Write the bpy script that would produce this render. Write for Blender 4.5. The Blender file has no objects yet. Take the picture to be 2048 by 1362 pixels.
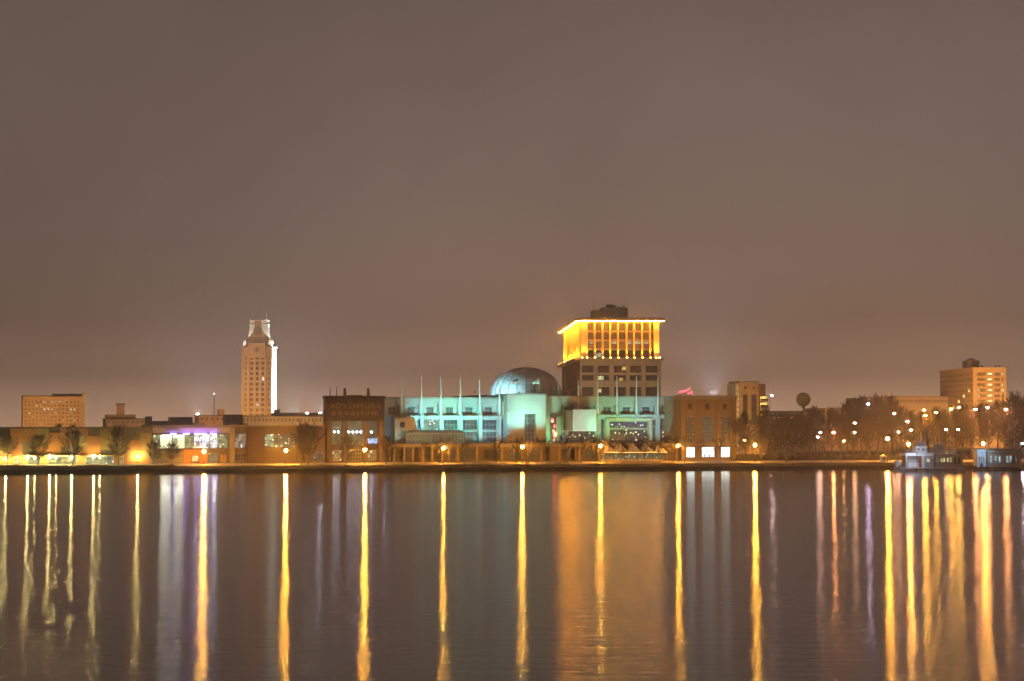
import bpy, bmesh, math, random
from mathutils import Vector, Matrix
random.seed(7)
sc = bpy.context.scene
col = sc.collection

# ------------------------------------------------------------------ camera
F, CX, CY, H, HOR = 4118.0, 1024.0, 681.0, 16.5, 850.0      # focal length and centre in photo pixels, eye height
TH = math.atan((HOR - CY) / F)
cam_d = bpy.data.cameras.new('camera')
cam_d.sensor_width = 36.0
cam_d.lens = F * 36.0 / 2048.0
cam_d.clip_start = 1.0
cam_d.clip_end = 30000.0
cam = bpy.data.objects.new('camera', cam_d)
cam.location = (0, 0, H)
cam.rotation_euler = (math.pi / 2 + TH, 0, 0)
col.objects.link(cam)
sc.camera = cam

# ------------------------------------------------------------------ sky (overcast, lit from below by the city)
world = bpy.data.worlds.new('World')
sc.world = world
world.use_nodes = True
nt = world.node_tree
nt.nodes.clear()
out = nt.nodes.new('ShaderNodeOutputWorld')
bg = nt.nodes.new('ShaderNodeBackground')
tc = nt.nodes.new('ShaderNodeTexCoord')
sep = nt.nodes.new('ShaderNodeSeparateXYZ')
ramp = nt.nodes.new('ShaderNodeValToRGB')
nt.links.new(tc.outputs['Generated'], sep.inputs[0])
nt.links.new(sep.outputs['Z'], ramp.inputs[0])
els = ramp.color_ramp.elements
els[0].position = 0.0;  els[0].color = (1.45, 0.84, 0.50, 1)
els[1].position = 1.0;  els[1].color = (0.100, 0.066, 0.052, 1)
for p, c in ((0.012, (0.84, 0.50, 0.31)), (0.024, (0.370, 0.224, 0.148)), (0.05, (0.210, 0.131, 0.094)), (0.10, (0.182, 0.125, 0.099)), (0.20, (0.140, 0.098, 0.082))):
    e = els.new(p); e.color = (*c, 1)
nz = nt.nodes.new('ShaderNodeTexNoise')
nz.inputs['Scale'].default_value = 5.0
nz.inputs['Detail'].default_value = 4.0
mapn = nt.nodes.new('ShaderNodeMapRange')
mapn.inputs['From Min'].default_value = 0.3; mapn.inputs['From Max'].default_value = 0.7
mapn.inputs['To Min'].default_value = 0.87; mapn.inputs['To Max'].default_value = 1.13
nt.links.new(tc.outputs['Generated'], nz.inputs['Vector'])
nt.links.new(nz.outputs['Fac'], mapn.inputs['Value'])
nt.links.new(ramp.outputs[0], bg.inputs['Color'])
azm = nt.nodes.new('ShaderNodeMapRange'); azm.interpolation_type = 'SMOOTHSTEP'       # the city glow is stronger downriver
azm.inputs['From Min'].default_value = -0.5; azm.inputs['From Max'].default_value = 0.5
azm.inputs['To Min'].default_value = 0.88; azm.inputs['To Max'].default_value = 1.20
nt.links.new(sep.outputs['X'], azm.inputs['Value'])
smul = nt.nodes.new('ShaderNodeMath'); smul.operation = 'MULTIPLY'
nt.links.new(mapn.outputs[0], smul.inputs[0]); nt.links.new(azm.outputs[0], smul.inputs[1])
nt.links.new(smul.outputs[0], bg.inputs['Strength'])
nt.links.new(bg.outputs[0], out.inputs['Surface'])

vs = sc.view_settings
vs.view_transform = 'Standard'
vs.look = 'None'
vs.exposure = 0.0
vs.gamma = 1.0
vs.use_curve_mapping = False
sc.render.engine = 'CYCLES'
sc.cycles.use_denoising = True
sc.cycles.max_bounces = 5
sc.cycles.diffuse_bounces = 2
sc.cycles.glossy_bounces = 3
sc.cycles.transmission_bounces = 3
sc.cycles.volume_bounces = 0
sc.cycles.sample_clamp_indirect = 6.0
sc.cycles.caustics_reflective = False
sc.cycles.caustics_refractive = False

# ------------------------------------------------------------------ measuring helpers
_c, _s = math.cos(TH), math.sin(TH)
def ray(px, py=860.0):
    x = (px - CX) / F; y = (CY - py) / F
    return Vector((x, _c - y * _s, _s + y * _c))
def on_water(px, py):
    d = ray(px, py); t = -H / d.z
    return Vector((d.x * t, d.y * t))
SA, SB = on_water(0, 949.0), on_water(2048, 937.0)
SU = (SB - SA).normalized()
YAW = math.atan2(SU.y, SU.x)
SW = Vector((-SU.y, SU.x))
def at_setback(px, setback):
    """ground point seen at column px, a given number of metres behind the quay edge"""
    d = ray(px); d2 = Vector((d.x, d.y))
    t = (SA + SW * setback).dot(SW) / d2.dot(SW)
    return d2 * t
def zat(px, py, Y):
    d = ray(px, py)
    return H + d.z * Y / d.y

# ------------------------------------------------------------------ materials
MATS = {}
def mat(name, color, rough=0.8, vary=0.25, scale=0.6, bump=0.0, metal=0.0, spec=0.3, streak=False):
    if name in MATS: return MATS[name]
    m = bpy.data.materials.new(name); m.use_nodes = True
    n = m.node_tree.nodes; l = m.node_tree.links
    b = n['Principled BSDF']
    b.inputs['Roughness'].default_value = rough
    b.inputs['Metallic'].default_value = metal
    b.inputs['Specular IOR Level'].default_value = spec
    t = n.new('ShaderNodeTexCoord')
    mp = n.new('ShaderNodeMapping')
    if streak: mp.inputs['Scale'].default_value = (1.0, 1.0, 0.15)
    no = n.new('ShaderNodeTexNoise'); no.inputs['Scale'].default_value = scale; no.inputs['Detail'].default_value = 6
    no.inputs['Roughness'].default_value = 0.65
    r = n.new('ShaderNodeValToRGB')
    r.color_ramp.elements[0].position = 0.3; r.color_ramp.elements[1].position = 0.7
    r.color_ramp.elements[0].color = (*[c * (1 - vary) for c in color], 1)
    r.color_ramp.elements[1].color = (*[min(1, c * (1 + vary)) for c in color], 1)
    l.new(t.outputs['Object'], mp.inputs[0]); l.new(mp.outputs[0], no.inputs['Vector'])
    l.new(no.outputs['Fac'], r.inputs[0]); l.new(r.outputs[0], b.inputs['Base Color'])
    if bump:
        no2 = n.new('ShaderNodeTexNoise'); no2.inputs['Scale'].default_value = scale * 8
        bp = n.new('ShaderNodeBump'); bp.inputs['Strength'].default_value = bump; bp.inputs['Distance'].default_value = 0.1
        l.new(t.outputs['Object'], no2.inputs['Vector']); l.new(no2.outputs['Fac'], bp.inputs['Height'])
        l.new(bp.outputs[0], b.inputs['Normal'])
    MATS[name] = m
    return m
def emi(name, color, strength):
    """glowing lamp glass"""
    if name in MATS: return MATS[name]
    m = bpy.data.materials.new(name); m.use_nodes = True
    n = m.node_tree.nodes; b = n['Principled BSDF']
    b.inputs['Base Color'].default_value = (0.6, 0.6, 0.6, 1)
    b.inputs['Emission Color'].default_value = (*color, 1)
    b.inputs['Emission Strength'].default_value = strength
    m.cycles.emission_sampling = 'FRONT_BACK' if False else 'AUTO'
    MATS[name] = m
    return m
def lit_glass(name, ca, cb, strength, scale=0.7, lo=0.35, hi=0.65, floor=0.15, dots=0.0, dotcol=(1, .8, .45)):
    """window with a lit room behind it: uneven interior light, optionally small bright dots"""
    if name in MATS: return MATS[name]
    m = bpy.data.materials.new(name); m.use_nodes = True
    n = m.node_tree.nodes; l = m.node_tree.links; b = n['Principled BSDF']
    b.inputs['Base Color'].default_value = (0.02, 0.022, 0.025, 1)
    b.inputs['Roughness'].default_value = 0.15
    t = n.new('ShaderNodeTexCoord')
    geo = n.new('ShaderNodeNewGeometry')
    no = n.new('ShaderNodeTexNoise'); no.inputs['Scale'].default_value = scale; no.inputs['Detail'].default_value = 5
    l.new(geo.outputs['Position'], no.inputs['Vector'])
    mr = n.new('ShaderNodeMapRange')
    mr.inputs['From Min'].default_value = lo; mr.inputs['From Max'].default_value = hi
    mr.inputs['To Min'].default_value = floor; mr.inputs['To Max'].default_value = 1.0
    l.new(no.outputs['Fac'], mr.inputs['Value'])
    no2 = n.new('ShaderNodeTexNoise'); no2.inputs['Scale'].default_value = scale * 2.3
    l.new(geo.outputs['Position'], no2.inputs['Vector'])
    mix = n.new('ShaderNodeMix'); mix.data_type = 'RGBA'
    mix.inputs[6].default_value = (*ca, 1); mix.inputs[7].default_value = (*cb, 1)
    mr2 = n.new('ShaderNodeMapRange'); mr2.inputs['From Min'].default_value = 0.4; mr2.inputs['From Max'].default_value = 0.6
    l.new(no2.outputs['Fac'], mr2.inputs['Value']); l.new(mr2.outputs[0], mix.inputs[0])
    mu = n.new('ShaderNodeMath'); mu.operation = 'MULTIPLY'; mu.inputs[1].default_value = strength
    l.new(mr.outputs[0], mu.inputs[0])
    if dots:
        vo = n.new('ShaderNodeTexVoronoi'); vo.inputs['Scale'].default_value = 1.1
        l.new(geo.outputs['Position'], vo.inputs['Vector'])
        lt = n.new('ShaderNodeMapRange'); lt.inputs['From Min'].default_value = 0.34; lt.inputs['From Max'].default_value = 0.16
        lt.inputs['To Min'].default_value = 0; lt.inputs['To Max'].default_value = dots
        l.new(vo.outputs['Distance'], lt.inputs['Value'])
        wn = n.new('ShaderNodeSeparateColor'); l.new(vo.outputs['Color'], wn.inputs[0])
        th = n.new('ShaderNodeMath'); th.operation = 'GREATER_THAN'; th.inputs[1].default_value = 0.55
        l.new(wn.outputs[0], th.inputs[0])
        m2 = n.new('ShaderNodeMath'); m2.operation = 'MULTIPLY'
        l.new(lt.outputs[0], m2.inputs[0]); l.new(th.outputs[0], m2.inputs[1])
        ad = n.new('ShaderNodeMath'); ad.operation = 'ADD'
        l.new(mu.outputs[0], ad.inputs[0]); l.new(m2.outputs[0], ad.inputs[1])
        mx = n.new('ShaderNodeMix'); mx.data_type = 'RGBA'
        cl = n.new('ShaderNodeMath'); cl.operation = 'MINIMUM'; cl.inputs[1].default_value = 1.0
        l.new(m2.outputs[0], cl.inputs[0]); l.new(cl.outputs[0], mx.inputs[0])
        l.new(mix.outputs[2], mx.inputs[6]); mx.inputs[7].default_value = (*dotcol, 1)
        l.new(mx.outputs[2], b.inputs['Emission Color']); l.new(ad.outputs[0], b.inputs['Emission Strength'])
    else:
        l.new(mix.outputs[2], b.inputs['Emission Color']); l.new(mu.outputs[0], b.inputs['Emission Strength'])
    m.cycles.emission_sampling = 'AUTO' if strength > 2.5 else 'NONE'
    MATS[name] = m
    return m

dark_glass = mat('dark_glass', (0.03, 0.032, 0.036), rough=0.12, vary=0.5, scale=0.4, spec=0.5)
conc   = mat('concrete', (0.36, 0.37, 0.36), rough=0.85, vary=0.14, scale=0.25, bump=0.2, streak=True)
concd  = mat('weathered_concrete', (0.26, 0.25, 0.23), rough=0.9, vary=0.25, scale=0.3, bump=0.2, streak=True)
tanwall= mat('tan_stucco', (0.42, 0.34, 0.22), vary=0.15, scale=0.4)
brick  = mat('brown_brick', (0.125, 0.094, 0.056), rough=0.9, vary=0.3, scale=1.2, bump=0.3)
darkbr = mat('dark_brown_brick', (0.040, 0.030, 0.022), rough=0.9, vary=0.3, scale=1.0, bump=0.3)
olive  = mat('olive_panel', (0.16, 0.155, 0.10), rough=0.6, vary=0.15, scale=0.5)
orangep= mat('orange_panel', (0.42, 0.205, 0.07), rough=0.7, vary=0.12, scale=0.5)
ochre  = mat('ochre_panel', (0.34, 0.265, 0.10), rough=0.7, vary=0.14, scale=0.5)
limest = mat('limestone', (0.52, 0.43, 0.31), rough=0.9, vary=0.16, scale=0.2, streak=True)
roofm  = mat('dark_roofing', (0.06, 0.055, 0.05), rough=0.95, vary=0.3, scale=0.5)
steel  = mat('painted_steel', (0.66, 0.67, 0.68), rough=0.45, vary=0.06, scale=1.0, spec=0.5)
darkst = mat('dark_steel', (0.05, 0.045, 0.04), rough=0.55, vary=0.2, scale=2.0)
framem = mat('window_frame', (0.30, 0.30, 0.29), rough=0.5, vary=0.08, scale=2.0)
framed = mat('dark_window_frame', (0.10, 0.085, 0.07), rough=0.5, vary=0.08, scale=2.0)
bark   = mat('bark', (0.17, 0.135, 0.10), rough=0.95, vary=0.3, scale=2.0, bump=0.4)
twigm  = mat('twigs', (0.080, 0.066, 0.046), rough=0.95, vary=0.3, scale=1.0)
whitep = mat('white_paint', (0.78, 0.78, 0.76), rough=0.5, vary=0.08, scale=0.8)

SOD = (1.0, 0.40, 0.05)
SODP = (1.0, 0.36, 0.14)

# ------------------------------------------------------------------ mesh helpers
class MB:
    def __init__(s): s.v = []; s.f = []; s.mi = []; s.cur = 0
    def quad(s, a, b, c, d):
        i = len(s.v); s.v += [tuple(a), tuple(b), tuple(c), tuple(d)]; s.f.append((i, i+1, i+2, i+3)); s.mi.append(s.cur)
    def tri(s, a, b, c):
        i = len(s.v); s.v += [tuple(a), tuple(b), tuple(c)]; s.f.append((i, i+1, i+2)); s.mi.append(s.cur)
    def box(s, x0, x1, y0, y1, z0, z1):
        if x0 > x1: x0, x1 = x1, x0
        if y0 > y1: y0, y1 = y1, y0
        if z0 > z1: z0, z1 = z1, z0
        i = len(s.v)
        s.v += [(x0,y0,z0),(x1,y0,z0),(x1,y1,z0),(x0,y1,z0),(x0,y0,z1),(x1,y0,z1),(x1,y1,z1),(x0,y1,z1)]
        for f in ((0,3,2,1),(4,5,6,7),(0,1,5,4),(1,2,6,5),(2,3,7,6),(3,0,4,7)):
            s.f.append(tuple(i+k for k in f)); s.mi.append(s.cur)
        return s
    def tube(s, a, b, r0, r1=None, n=8, caps=True):
        a = Vector(a); b = Vector(b); r1 = r0 if r1 is None else r1
        d = (b - a)
        if d.length < 1e-6: return s
        d.normalize()
        up = Vector((0,0,1)) if abs(d.z) < 0.95 else Vector((1,0,0))
        p = d.cross(up).normalized(); q = d.cross(p)
        i = len(s.v)
        for k in range(n):
            t = 2*math.pi*k/n; w = p*math.cos(t) + q*math.sin(t)
            s.v.append(tuple(a + w*r0)); s.v.append(tuple(b + w*r1))
        for k in range(n):
            k2 = (k+1) % n
            s.f.append((i+2*k, i+2*k+1, i+2*k2+1, i+2*k2)); s.mi.append(s.cur)
        if caps:
            s.f.append(tuple(i+2*k for k in range(n))); s.mi.append(s.cur)
            s.f.append(tuple(i+2*k+1 for k in reversed(range(n)))); s.mi.append(s.cur)
        return s
    def lathe(s, prof, n=16, cx=0, cy=0):
        i = len(s.v); m = len(prof)
        for k in range(n):
            t = 2*math.pi*k/n
            for r, z in prof: s.v.append((cx + r*math.cos(t), cy + r*math.sin(t), z))
        for k in range(n):
            k2 = (k+1) % n
            for j in range(m-1):
                s.f.append((i+k*m+j, i+k2*m+j, i+k2*m+j+1, i+k*m+j+1)); s.mi.append(s.cur)
        return s
    def sphere(s, c, r, n=10, m=6, sz=1.0):
        prof = [(max(1e-4, r*math.sin(math.pi*j/m)), -r*sz*math.cos(math.pi*j/m)) for j in range(m+1)]
        i = len(s.v); s.lathe(prof, n)
        for k in range(i, len(s.v)):
            v = s.v[k]; s.v[k] = (v[0]+c[0], v[1]+c[1], v[2]+c[2])
        return s
    def prism(s, pts, y0, y1):
        """outline in (x,z) extruded along y"""
        i = len(s.v); n = len(pts)
        for x, z in pts: s.v.append((x, y0, z))
        for x, z in pts: s.v.append((x, y1, z))
        s.f.append(tuple(range(i, i+n))); s.mi.append(s.cur)
        s.f.append(tuple(reversed(range(i+n, i+2*n)))); s.mi.append(s.cur)
        for k in range(n):
            k2 = (k+1) % n
            s.f.append((i+k, i+n+k, i+n+k2, i+k2)); s.mi.append(s.cur)
        return s
    def wall(s, u0, u1, z0, z1, holes, w=0.0, dep=0.4):
        """front wall at depth w with real openings and their reveals"""
        hs = [(max(u0,a), min(u1,b), max(z0,c), min(z1,d)) for a,b,c,d in holes]
        us = sorted(set([u0,u1] + [h[0] for h in hs] + [h[1] for h in hs]))
        zs = sorted(set([z0,z1] + [h[2] for h in hs] + [h[3] for h in hs]))
        for i in range(len(us)-1):
            for j in range(len(zs)-1):
                a, b, c, d = us[i], us[i+1], zs[j], zs[j+1]
                if b-a < 1e-4 or d-c < 1e-4: continue
                mu, mz = (a+b)/2, (c+d)/2
                if any(h[0] < mu < h[1] and h[2] < mz < h[3] for h in hs): continue
                s.quad((a,w,c),(b,w,c),(b,w,d),(a,w,d))
        for a,b,c,d in hs:
            s.quad((a,w,c),(a,w+dep,c),(b,w+dep,c),(b,w,c))
            s.quad((a,w,d),(b,w,d),(b,w+dep,d),(a,w+dep,d))
            s.quad((a,w,c),(a,w,d),(a,w+dep,d),(a,w+dep,c))
            s.quad((b,w,c),(b,w+dep,c),(b,w+dep,d),(b,w,d))
        return s
    def body(s, u0, u1, D, z0, z1, holes=(), w=0.0, dep=0.4):
        s.wall(u0, u1, z0, z1, holes, w, dep)
        s.quad((u0,w,z0),(u0,w,z1),(u0,w+D,z1),(u0,w+D,z0))
        s.quad((u1,w,z0),(u1,w+D,z0),(u1,w+D,z1),(u1,w,z1))
        s.quad((u0,w+D,z0),(u0,w+D,z1),(u1,w+D,z1),(u1,w+D,z0))
        s.quad((u0,w,z1),(u1,w,z1),(u1,w+D,z1),(u0,w+D,z1))
        if holes: s.quad((u0,w+dep+.05,z0),(u1,w+dep+.05,z0),(u1,w+dep+.05,z1),(u0,w+dep+.05,z1))
        return s
    def mesh(s, name, mats, smooth=False):
        me = bpy.data.meshes.new(name)
        me.from_pydata(s.v, [], s.f)
        for m in (mats if isinstance(mats, (list, tuple)) else [mats]): me.materials.append(m)
        if s.cur or any(s.mi): me.polygons.foreach_set('material_index', s.mi)
        if smooth: me.polygons.foreach_set('use_smooth', [True]*len(me.polygons))
        me.update()
        return me
    def build(s, name, mats, parent=None, smooth=False, loc=None):
        return link(name, s.mesh(name, mats, smooth), parent, loc)
def link(name, data, parent=None, loc=None, rz=None):
    o = bpy.data.objects.new(name, data)
    col.objects.link(o)
    if parent is not None: o.parent = parent
    if loc is not None: o.location = loc
    if rz is not None: o.rotation_euler = (0, 0, rz)
    return o
def tag(o, label, cat, group=None, kind=None):
    o['label'] = label; o['category'] = cat
    if group: o['group'] = group
    if kind: o['kind'] = kind
    return o
def thing(name, label, cat, loc=(0,0,0), rz=0.0, group=None):
    o = link(name, None, None, loc, rz)
    o.empty_display_size = 0.5
    return tag(o, label, cat, group)
def structure(o): o['kind'] = 'structure'; return o

class Frame:
    """a facade plane: u runs along the front, w runs back into the building, z up from z0"""
    def __init__(s, rx, setback=None, Y=None, yaw=YAW, z0=3.0):
        s.rx = rx; s.yaw = yaw; s.z0 = z0
        if Y is None: s.O = at_setback(rx, setback)
        else:
            d = ray(rx); s.O = Vector((d.x/d.y*Y, Y))
        s.U = Vector((math.cos(yaw), math.sin(yaw))); s.W = Vector((-math.sin(yaw), math.cos(yaw)))
    def t(s, px, py=860.0, w=0.0):
        d = ray(px, py); d2 = Vector((d.x, d.y))
        return d, d2, (s.O + s.W*w).dot(s.W) / d2.dot(s.W)
    def u(s, px, w=0.0):
        d, d2, t = s.t(px, 860.0, w); return (d2*t - s.O).dot(s.U)
    def z(s, py, w=0.0, px=None):
        d, d2, t = s.t(s.rx if px is None else px, py, w); return H + d.z*t - s.z0
    def wside(s, px, u):
        d = ray(px); d2 = Vector((d.x, d.y)); t = (s.O + s.U*u).dot(s.U) / d2.dot(s.U)
        return (d2*t - s.O).dot(s.W)
    def rect(s, x0, x1, y0, y1, w=0.0):
        return (s.u(x0,w), s.u(x1,w), s.z(y1,w), s.z(y0,w))
    def root(s, name, label, cat, group=None):
        return thing(name, label, cat, (s.O.x, s.O.y, s.z0), s.yaw, group)
    def world(s, u, w, z):
        p = s.O + s.U*u + s.W*w; return Vector((p.x, p.y, z + s.z0))

_wc = {}
def window(parent, r, w, nx, ny, fm, pm, dep=0.25, fw=0.12, name='window'):
    """frame with mullions and a pane of glass, set into an opening"""
    W, Z = round(r[1]-r[0], 2), round(r[3]-r[2], 2)
    k = (W, Z, nx, ny, fm.name, fw)
    if k not in _wc:
        b = MB(); a, c = W/2, Z/2; e = 0.0
        b.box(-a, a, 0, .14, -c, -c+fw); b.box(-a, a, 0, .14, c-fw, c)
        b.box(-a, -a+fw, 0.002, .138, -c+fw, c-fw); b.box(a-fw, a, 0.002, .138, -c+fw, c-fw)
        for i in range(1, nx):
            x = -a + W*i/nx; b.box(x-fw*.4, x+fw*.4, .012, .128, -c+fw, c-fw)
        for j in range(1, ny):
            z = -c + Z*j/ny; b.box(-a+fw, a-fw, .02, .12, z-fw*.4, z+fw*.4)
        _wc[k] = b.mesh(name, fm)
    kp = (W, Z, pm.name)
    if kp not in _wc:
        b = MB(); b.box(-W/2+.02, W/2-.02, 0, .03, -Z/2+.02, Z/2-.02); _wc[kp] = b.mesh('pane', pm)
    o = link(name, _wc[k], parent, ((r[0]+r[1])/2, w+dep, (r[2]+r[3])/2))
    link('pane', _wc[kp], o, (0, .07, 0))
    return o

def spot_into(parent, loc, target, color, power, cone=60, radius=0.25, blend=0.6, name='light'):
    """the beam of a lamp; loc and target in the parent's local space"""
    L = bpy.data.lights.new(name, 'SPOT')
    L.color = color; L.energy = power; L.spot_size = math.radians(cone); L.spot_blend = blend; L.shadow_soft_size = radius
    o = bpy.data.objects.new(name, L); col.objects.link(o); o.parent = parent
    d = Vector(target) - Vector(loc)
    o.location = loc; o.rotation_euler = d.to_track_quat('-Z', 'Y').to_euler()
    return o
def floodlight(label, loc, target, color, power, cone=70, group=None, lens=30.0, size=0.35, name='floodlight'):
    """box floodlight on a short bracket, aimed at target (world space)"""
    loc = Vector(loc); target = Vector(target)
    d = (target - loc).normalized()
    r = thing(name, label, 'floodlight', loc, 0, group)
    q = d.to_track_quat('Y', 'Z')
    b = MB(); b.box(-size, size, -.35, 0, -size*.7, size*.7)
    h = b.build('housing', darkst, r); h.rotation_mode = 'QUATERNION'; h.rotation_quaternion = q
    b = MB(); b.box(-size*.85, size*.85, 0.0, .03, -size*.55, size*.55)
    g = b.build('lens', emi('flood_lens_%.2f_%.2f_%.2f_%.0f' % (*color, lens), color, lens), r); g.rotation_mode = 'QUATERNION'; g.rotation_quaternion = q
    b = MB(); b.tube((0,-.15,-.9), (0,-.15,-size*.6), .06, .06, 6); b.build('bracket', darkst, r)
    spot_into(r, d*0.06, d*10, color, power, cone, 0.2)
    return r

# ------------------------------------------------------------------ the setting: river, quay, ground
def quay(u, w): 
    p = SA + SU*u + SW*w; return (p.x, p.y)
QL = (SB - SA).length
U0, U1 = -900.0, QL + 1500.0
def strip(name, w0, z0, w1, z1, m, u0=U0, u1=U1, seg=1):
    b = MB()
    for i in range(seg):
        a = u0 + (u1-u0)*i/seg; c = u0 + (u1-u0)*(i+1)/seg
        b.quad((*quay(a, w0), z0), (*quay(c, w0), z0), (*quay(c, w1), z1), (*quay(a, w1), z1))
    return structure(b.build(name, m))

def water_material():
    m = bpy.data.materials.new('river_water'); m.use_nodes = True
    n = m.node_tree.nodes; l = m.node_tree.links; n.remove(n['Principled BSDF'])
    outp = [x for x in n if x.type == 'OUTPUT_MATERIAL'][0]
    g = n.new('ShaderNodeNewGeometry')
    df = n.new('ShaderNodeBsdfDiffuse'); df.inputs['Color'].default_value = (0.022, 0.019, 0.018, 1)
    gl = n.new('ShaderNodeBsdfAnisotropic'); gl.distribution = 'BECKMANN'
    gl.inputs['Color'].default_value = (1, 1, 1, 1)
    gl.inputs['Anisotropy'].default_value = WATER_ANISO
    tv = n.new('ShaderNodeCombineXYZ'); tv.inputs[1].default_value = 1.0      # ripples run along the shore, so slopes are steep across it
    l.new(tv.outputs[0], gl.inputs['Tangent'])
    fr = n.new('ShaderNodeFresnel'); fr.inputs['IOR'].default_value = 1.33
    mx = n.new('ShaderNodeMixShader')
    l.new(fr.outputs[0], mx.inputs[0]); l.new(df.outputs[0], mx.inputs[1]); l.new(gl.outputs[0], mx.inputs[2]); l.new(mx.outputs[0], outp.inputs['Surface'])
    # slick and rippled patches, stretched along the current
    mp = n.new('ShaderNodeMapping'); mp.inputs['Rotation'].default_value = (0, 0, -YAW*0.3); mp.inputs['Scale'].default_value = (0.0022, 0.020, 1)
    no = n.new('ShaderNodeTexNoise'); no.inputs['Scale'].default_value = 1.0; no.inputs['Detail'].default_value = 3
    l.new(g.outputs['Position'], mp.inputs[0]); l.new(mp.outputs[0], no.inputs['Vector'])
    mr = n.new('ShaderNodeMapRange'); mr.inputs['From Min'].default_value = 0.35; mr.inputs['From Max'].default_value = 0.65
    mr.inputs['To Min'].default_value = WATER_R0; mr.inputs['To Max'].default_value = WATER_R1
    l.new(no.outputs['Fac'], mr.inputs['Value']); l.new(mr.outputs[0], gl.inputs['Roughness'])
    # ripples with long crests parallel to the shore
    m2 = n.new('ShaderNodeMapping'); m2.inputs['Rotation'].default_value = (0, 0, -0.08); m2.inputs['Scale'].default_value = (0.22, 1.0, 1)
    n2 = n.new('ShaderNodeTexNoise'); n2.inputs['Scale'].default_value = 0.55; n2.inputs['Detail'].default_value = 5; n2.inputs['Roughness'].default_value = 0.6
    l.new(g.outputs['Position'], m2.inputs[0]); l.new(m2.outputs[0], n2.inputs['Vector'])
    bp = n.new('ShaderNodeBump'); bp.inputs['Strength'].default_value = 1.0; bp.inputs['Distance'].default_value = WATER_BUMP
    l.new(n2.outputs['Fac'], bp.inputs['Height']); l.new(bp.outputs[0], gl.inputs['Normal'])
    return m
WATER_ANISO, WATER_R0, WATER_R1, WATER_BUMP = -0.36, 0.131, 0.147, 0.15
b = MB()
b.quad((*quay(U0, 0.2), 0), (*quay(U1, 0.2), 0), (2600, -120, 0), (-1500, -120, 0))
b.f[-1] = tuple(reversed(b.f[-1]))
structure(b.build('river', water_material()))

quaym  = mat('quay_wall_stone', (0.045, 0.038, 0.032), rough=0.9, vary=0.4, scale=0.35, bump=0.3)
grassm = mat('dry_grass', (0.085, 0.075, 0.035), rough=1.0, vary=0.35, scale=0.5, bump=0.4)
pavem  = mat('paving', (0.27, 0.235, 0.18), rough=0.85, vary=0.18, scale=0.5, bump=0.1)
asph   = mat('city_ground', (0.07, 0.065, 0.055), rough=0.95, vary=0.3, scale=0.05)
strip('quay_wall', 0.0, -1.5, 0.0, 1.5, quaym, seg=8)
strip('quay_kerb', 0.0, 1.5, 0.9, 1.5, concd)
strip('grass_bank', 0.9, 1.5, 7.0, 2.3, grassm)
strip('promenade', 7.0, 2.32, 24.0, 2.9, pavem)
strip('forecourt', 24.0, 2.9, 52.0, 3.0, pavem)
strip('ground', 52.0, 3.0, 3200.0, 3.0, asph, -3000, QL + 3000)

# quay face: timber fenders along the wall are the only detail that shows
fend = MB().box(-.18, .18, -.35, -.02, -0.6, 1.35).mesh('fender_pile', darkst)
fr = thing('fender_row', 'row of dark timber fender piles along the foot of the quay wall', 'fender', (SA.x, SA.y, 0), YAW)
for i in range(90):
    link('pile', fend, fr, (4.0 + i*QL/90.0, 0, 0))

# railing on the quay edge
rl = thing('quay_railing', 'thin dark metal railing running along the quay edge above the river', 'railing', (SA.x, SA.y, 1.5), YAW)
post = MB().box(-.05, .05, .4, .5, 0, 1.1).mesh('post', darkst)
for i in range(150): link('post', post, rl, (i*QL/149.0, 0, 0))
for z in (0.4, 0.75, 1.1):
    MB().box(-20, QL + 20, .42, .48, z-.03, z+.03).build('rail', darkst, rl)

# ------------------------------------------------------------------ street lamps
def street_lamp(label, px, py, setback, color=SOD, strength=1900.0, r=0.52, base=None, group='sodium street lamps', style='globe', px_post=None):
    p = at_setback(px, setback)
    zl = zat(px, py, p.y)
    zb = (2.3 + max(0, min(1, (setback-7)/17.0))*0.6) if base is None else base
    if setback > 24 and base is None: zb = 3.0
    hgt = max(zl - zb, 3.0)
    t = thing('street_lamp', label, 'street lamp', (p.x, p.y, zb), YAW, group)
    MB().lathe([(.001,0),(.26,0),(.26,.25),(.16,.45),(.10,.9),(.001,.9)], 10).build('base', darkst, t)
    if style == 'globe':
        MB().tube((0,0,.85), (0,0,hgt-r*.95), .085, .055, 8).build('post', darkst, t)
        MB().sphere((0,0,hgt), r, 10, 6).build('globe', emi('lamp_%.2f_%.2f_%.2f_%.0f' % (*color, strength), color, strength), t, True)
        MB().lathe([(.001,hgt+r*1.35),(r*.25,hgt+r*1.25),(r*.75,hgt+r*.85),(r*.8,hgt+r*.72),(.001,hgt+r*.9)], 10).build('cap', darkst, t)
    else:                                           # cobra-head road lamp
        MB().tube((0,0,.85), (0,0,hgt+.3), .13, .08, 8).build('post', darkst, t)
        MB().tube((0,0,hgt+.25), (0,-1.6,hgt+.45), .06, .05, 6).build('arm', darkst, t)
        MB().box(-.28,.28,-2.3,-1.5,hgt+.36,hgt+.58).build('lamp_head', darkst, t)
        MB().sphere((0,-1.9,hgt+.24), r, 10, 6, .75).build('globe', emi('lamp_%.2f_%.2f_%.2f_%.0f' % (*color, strength), color, strength), t, True)
    return t
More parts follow.
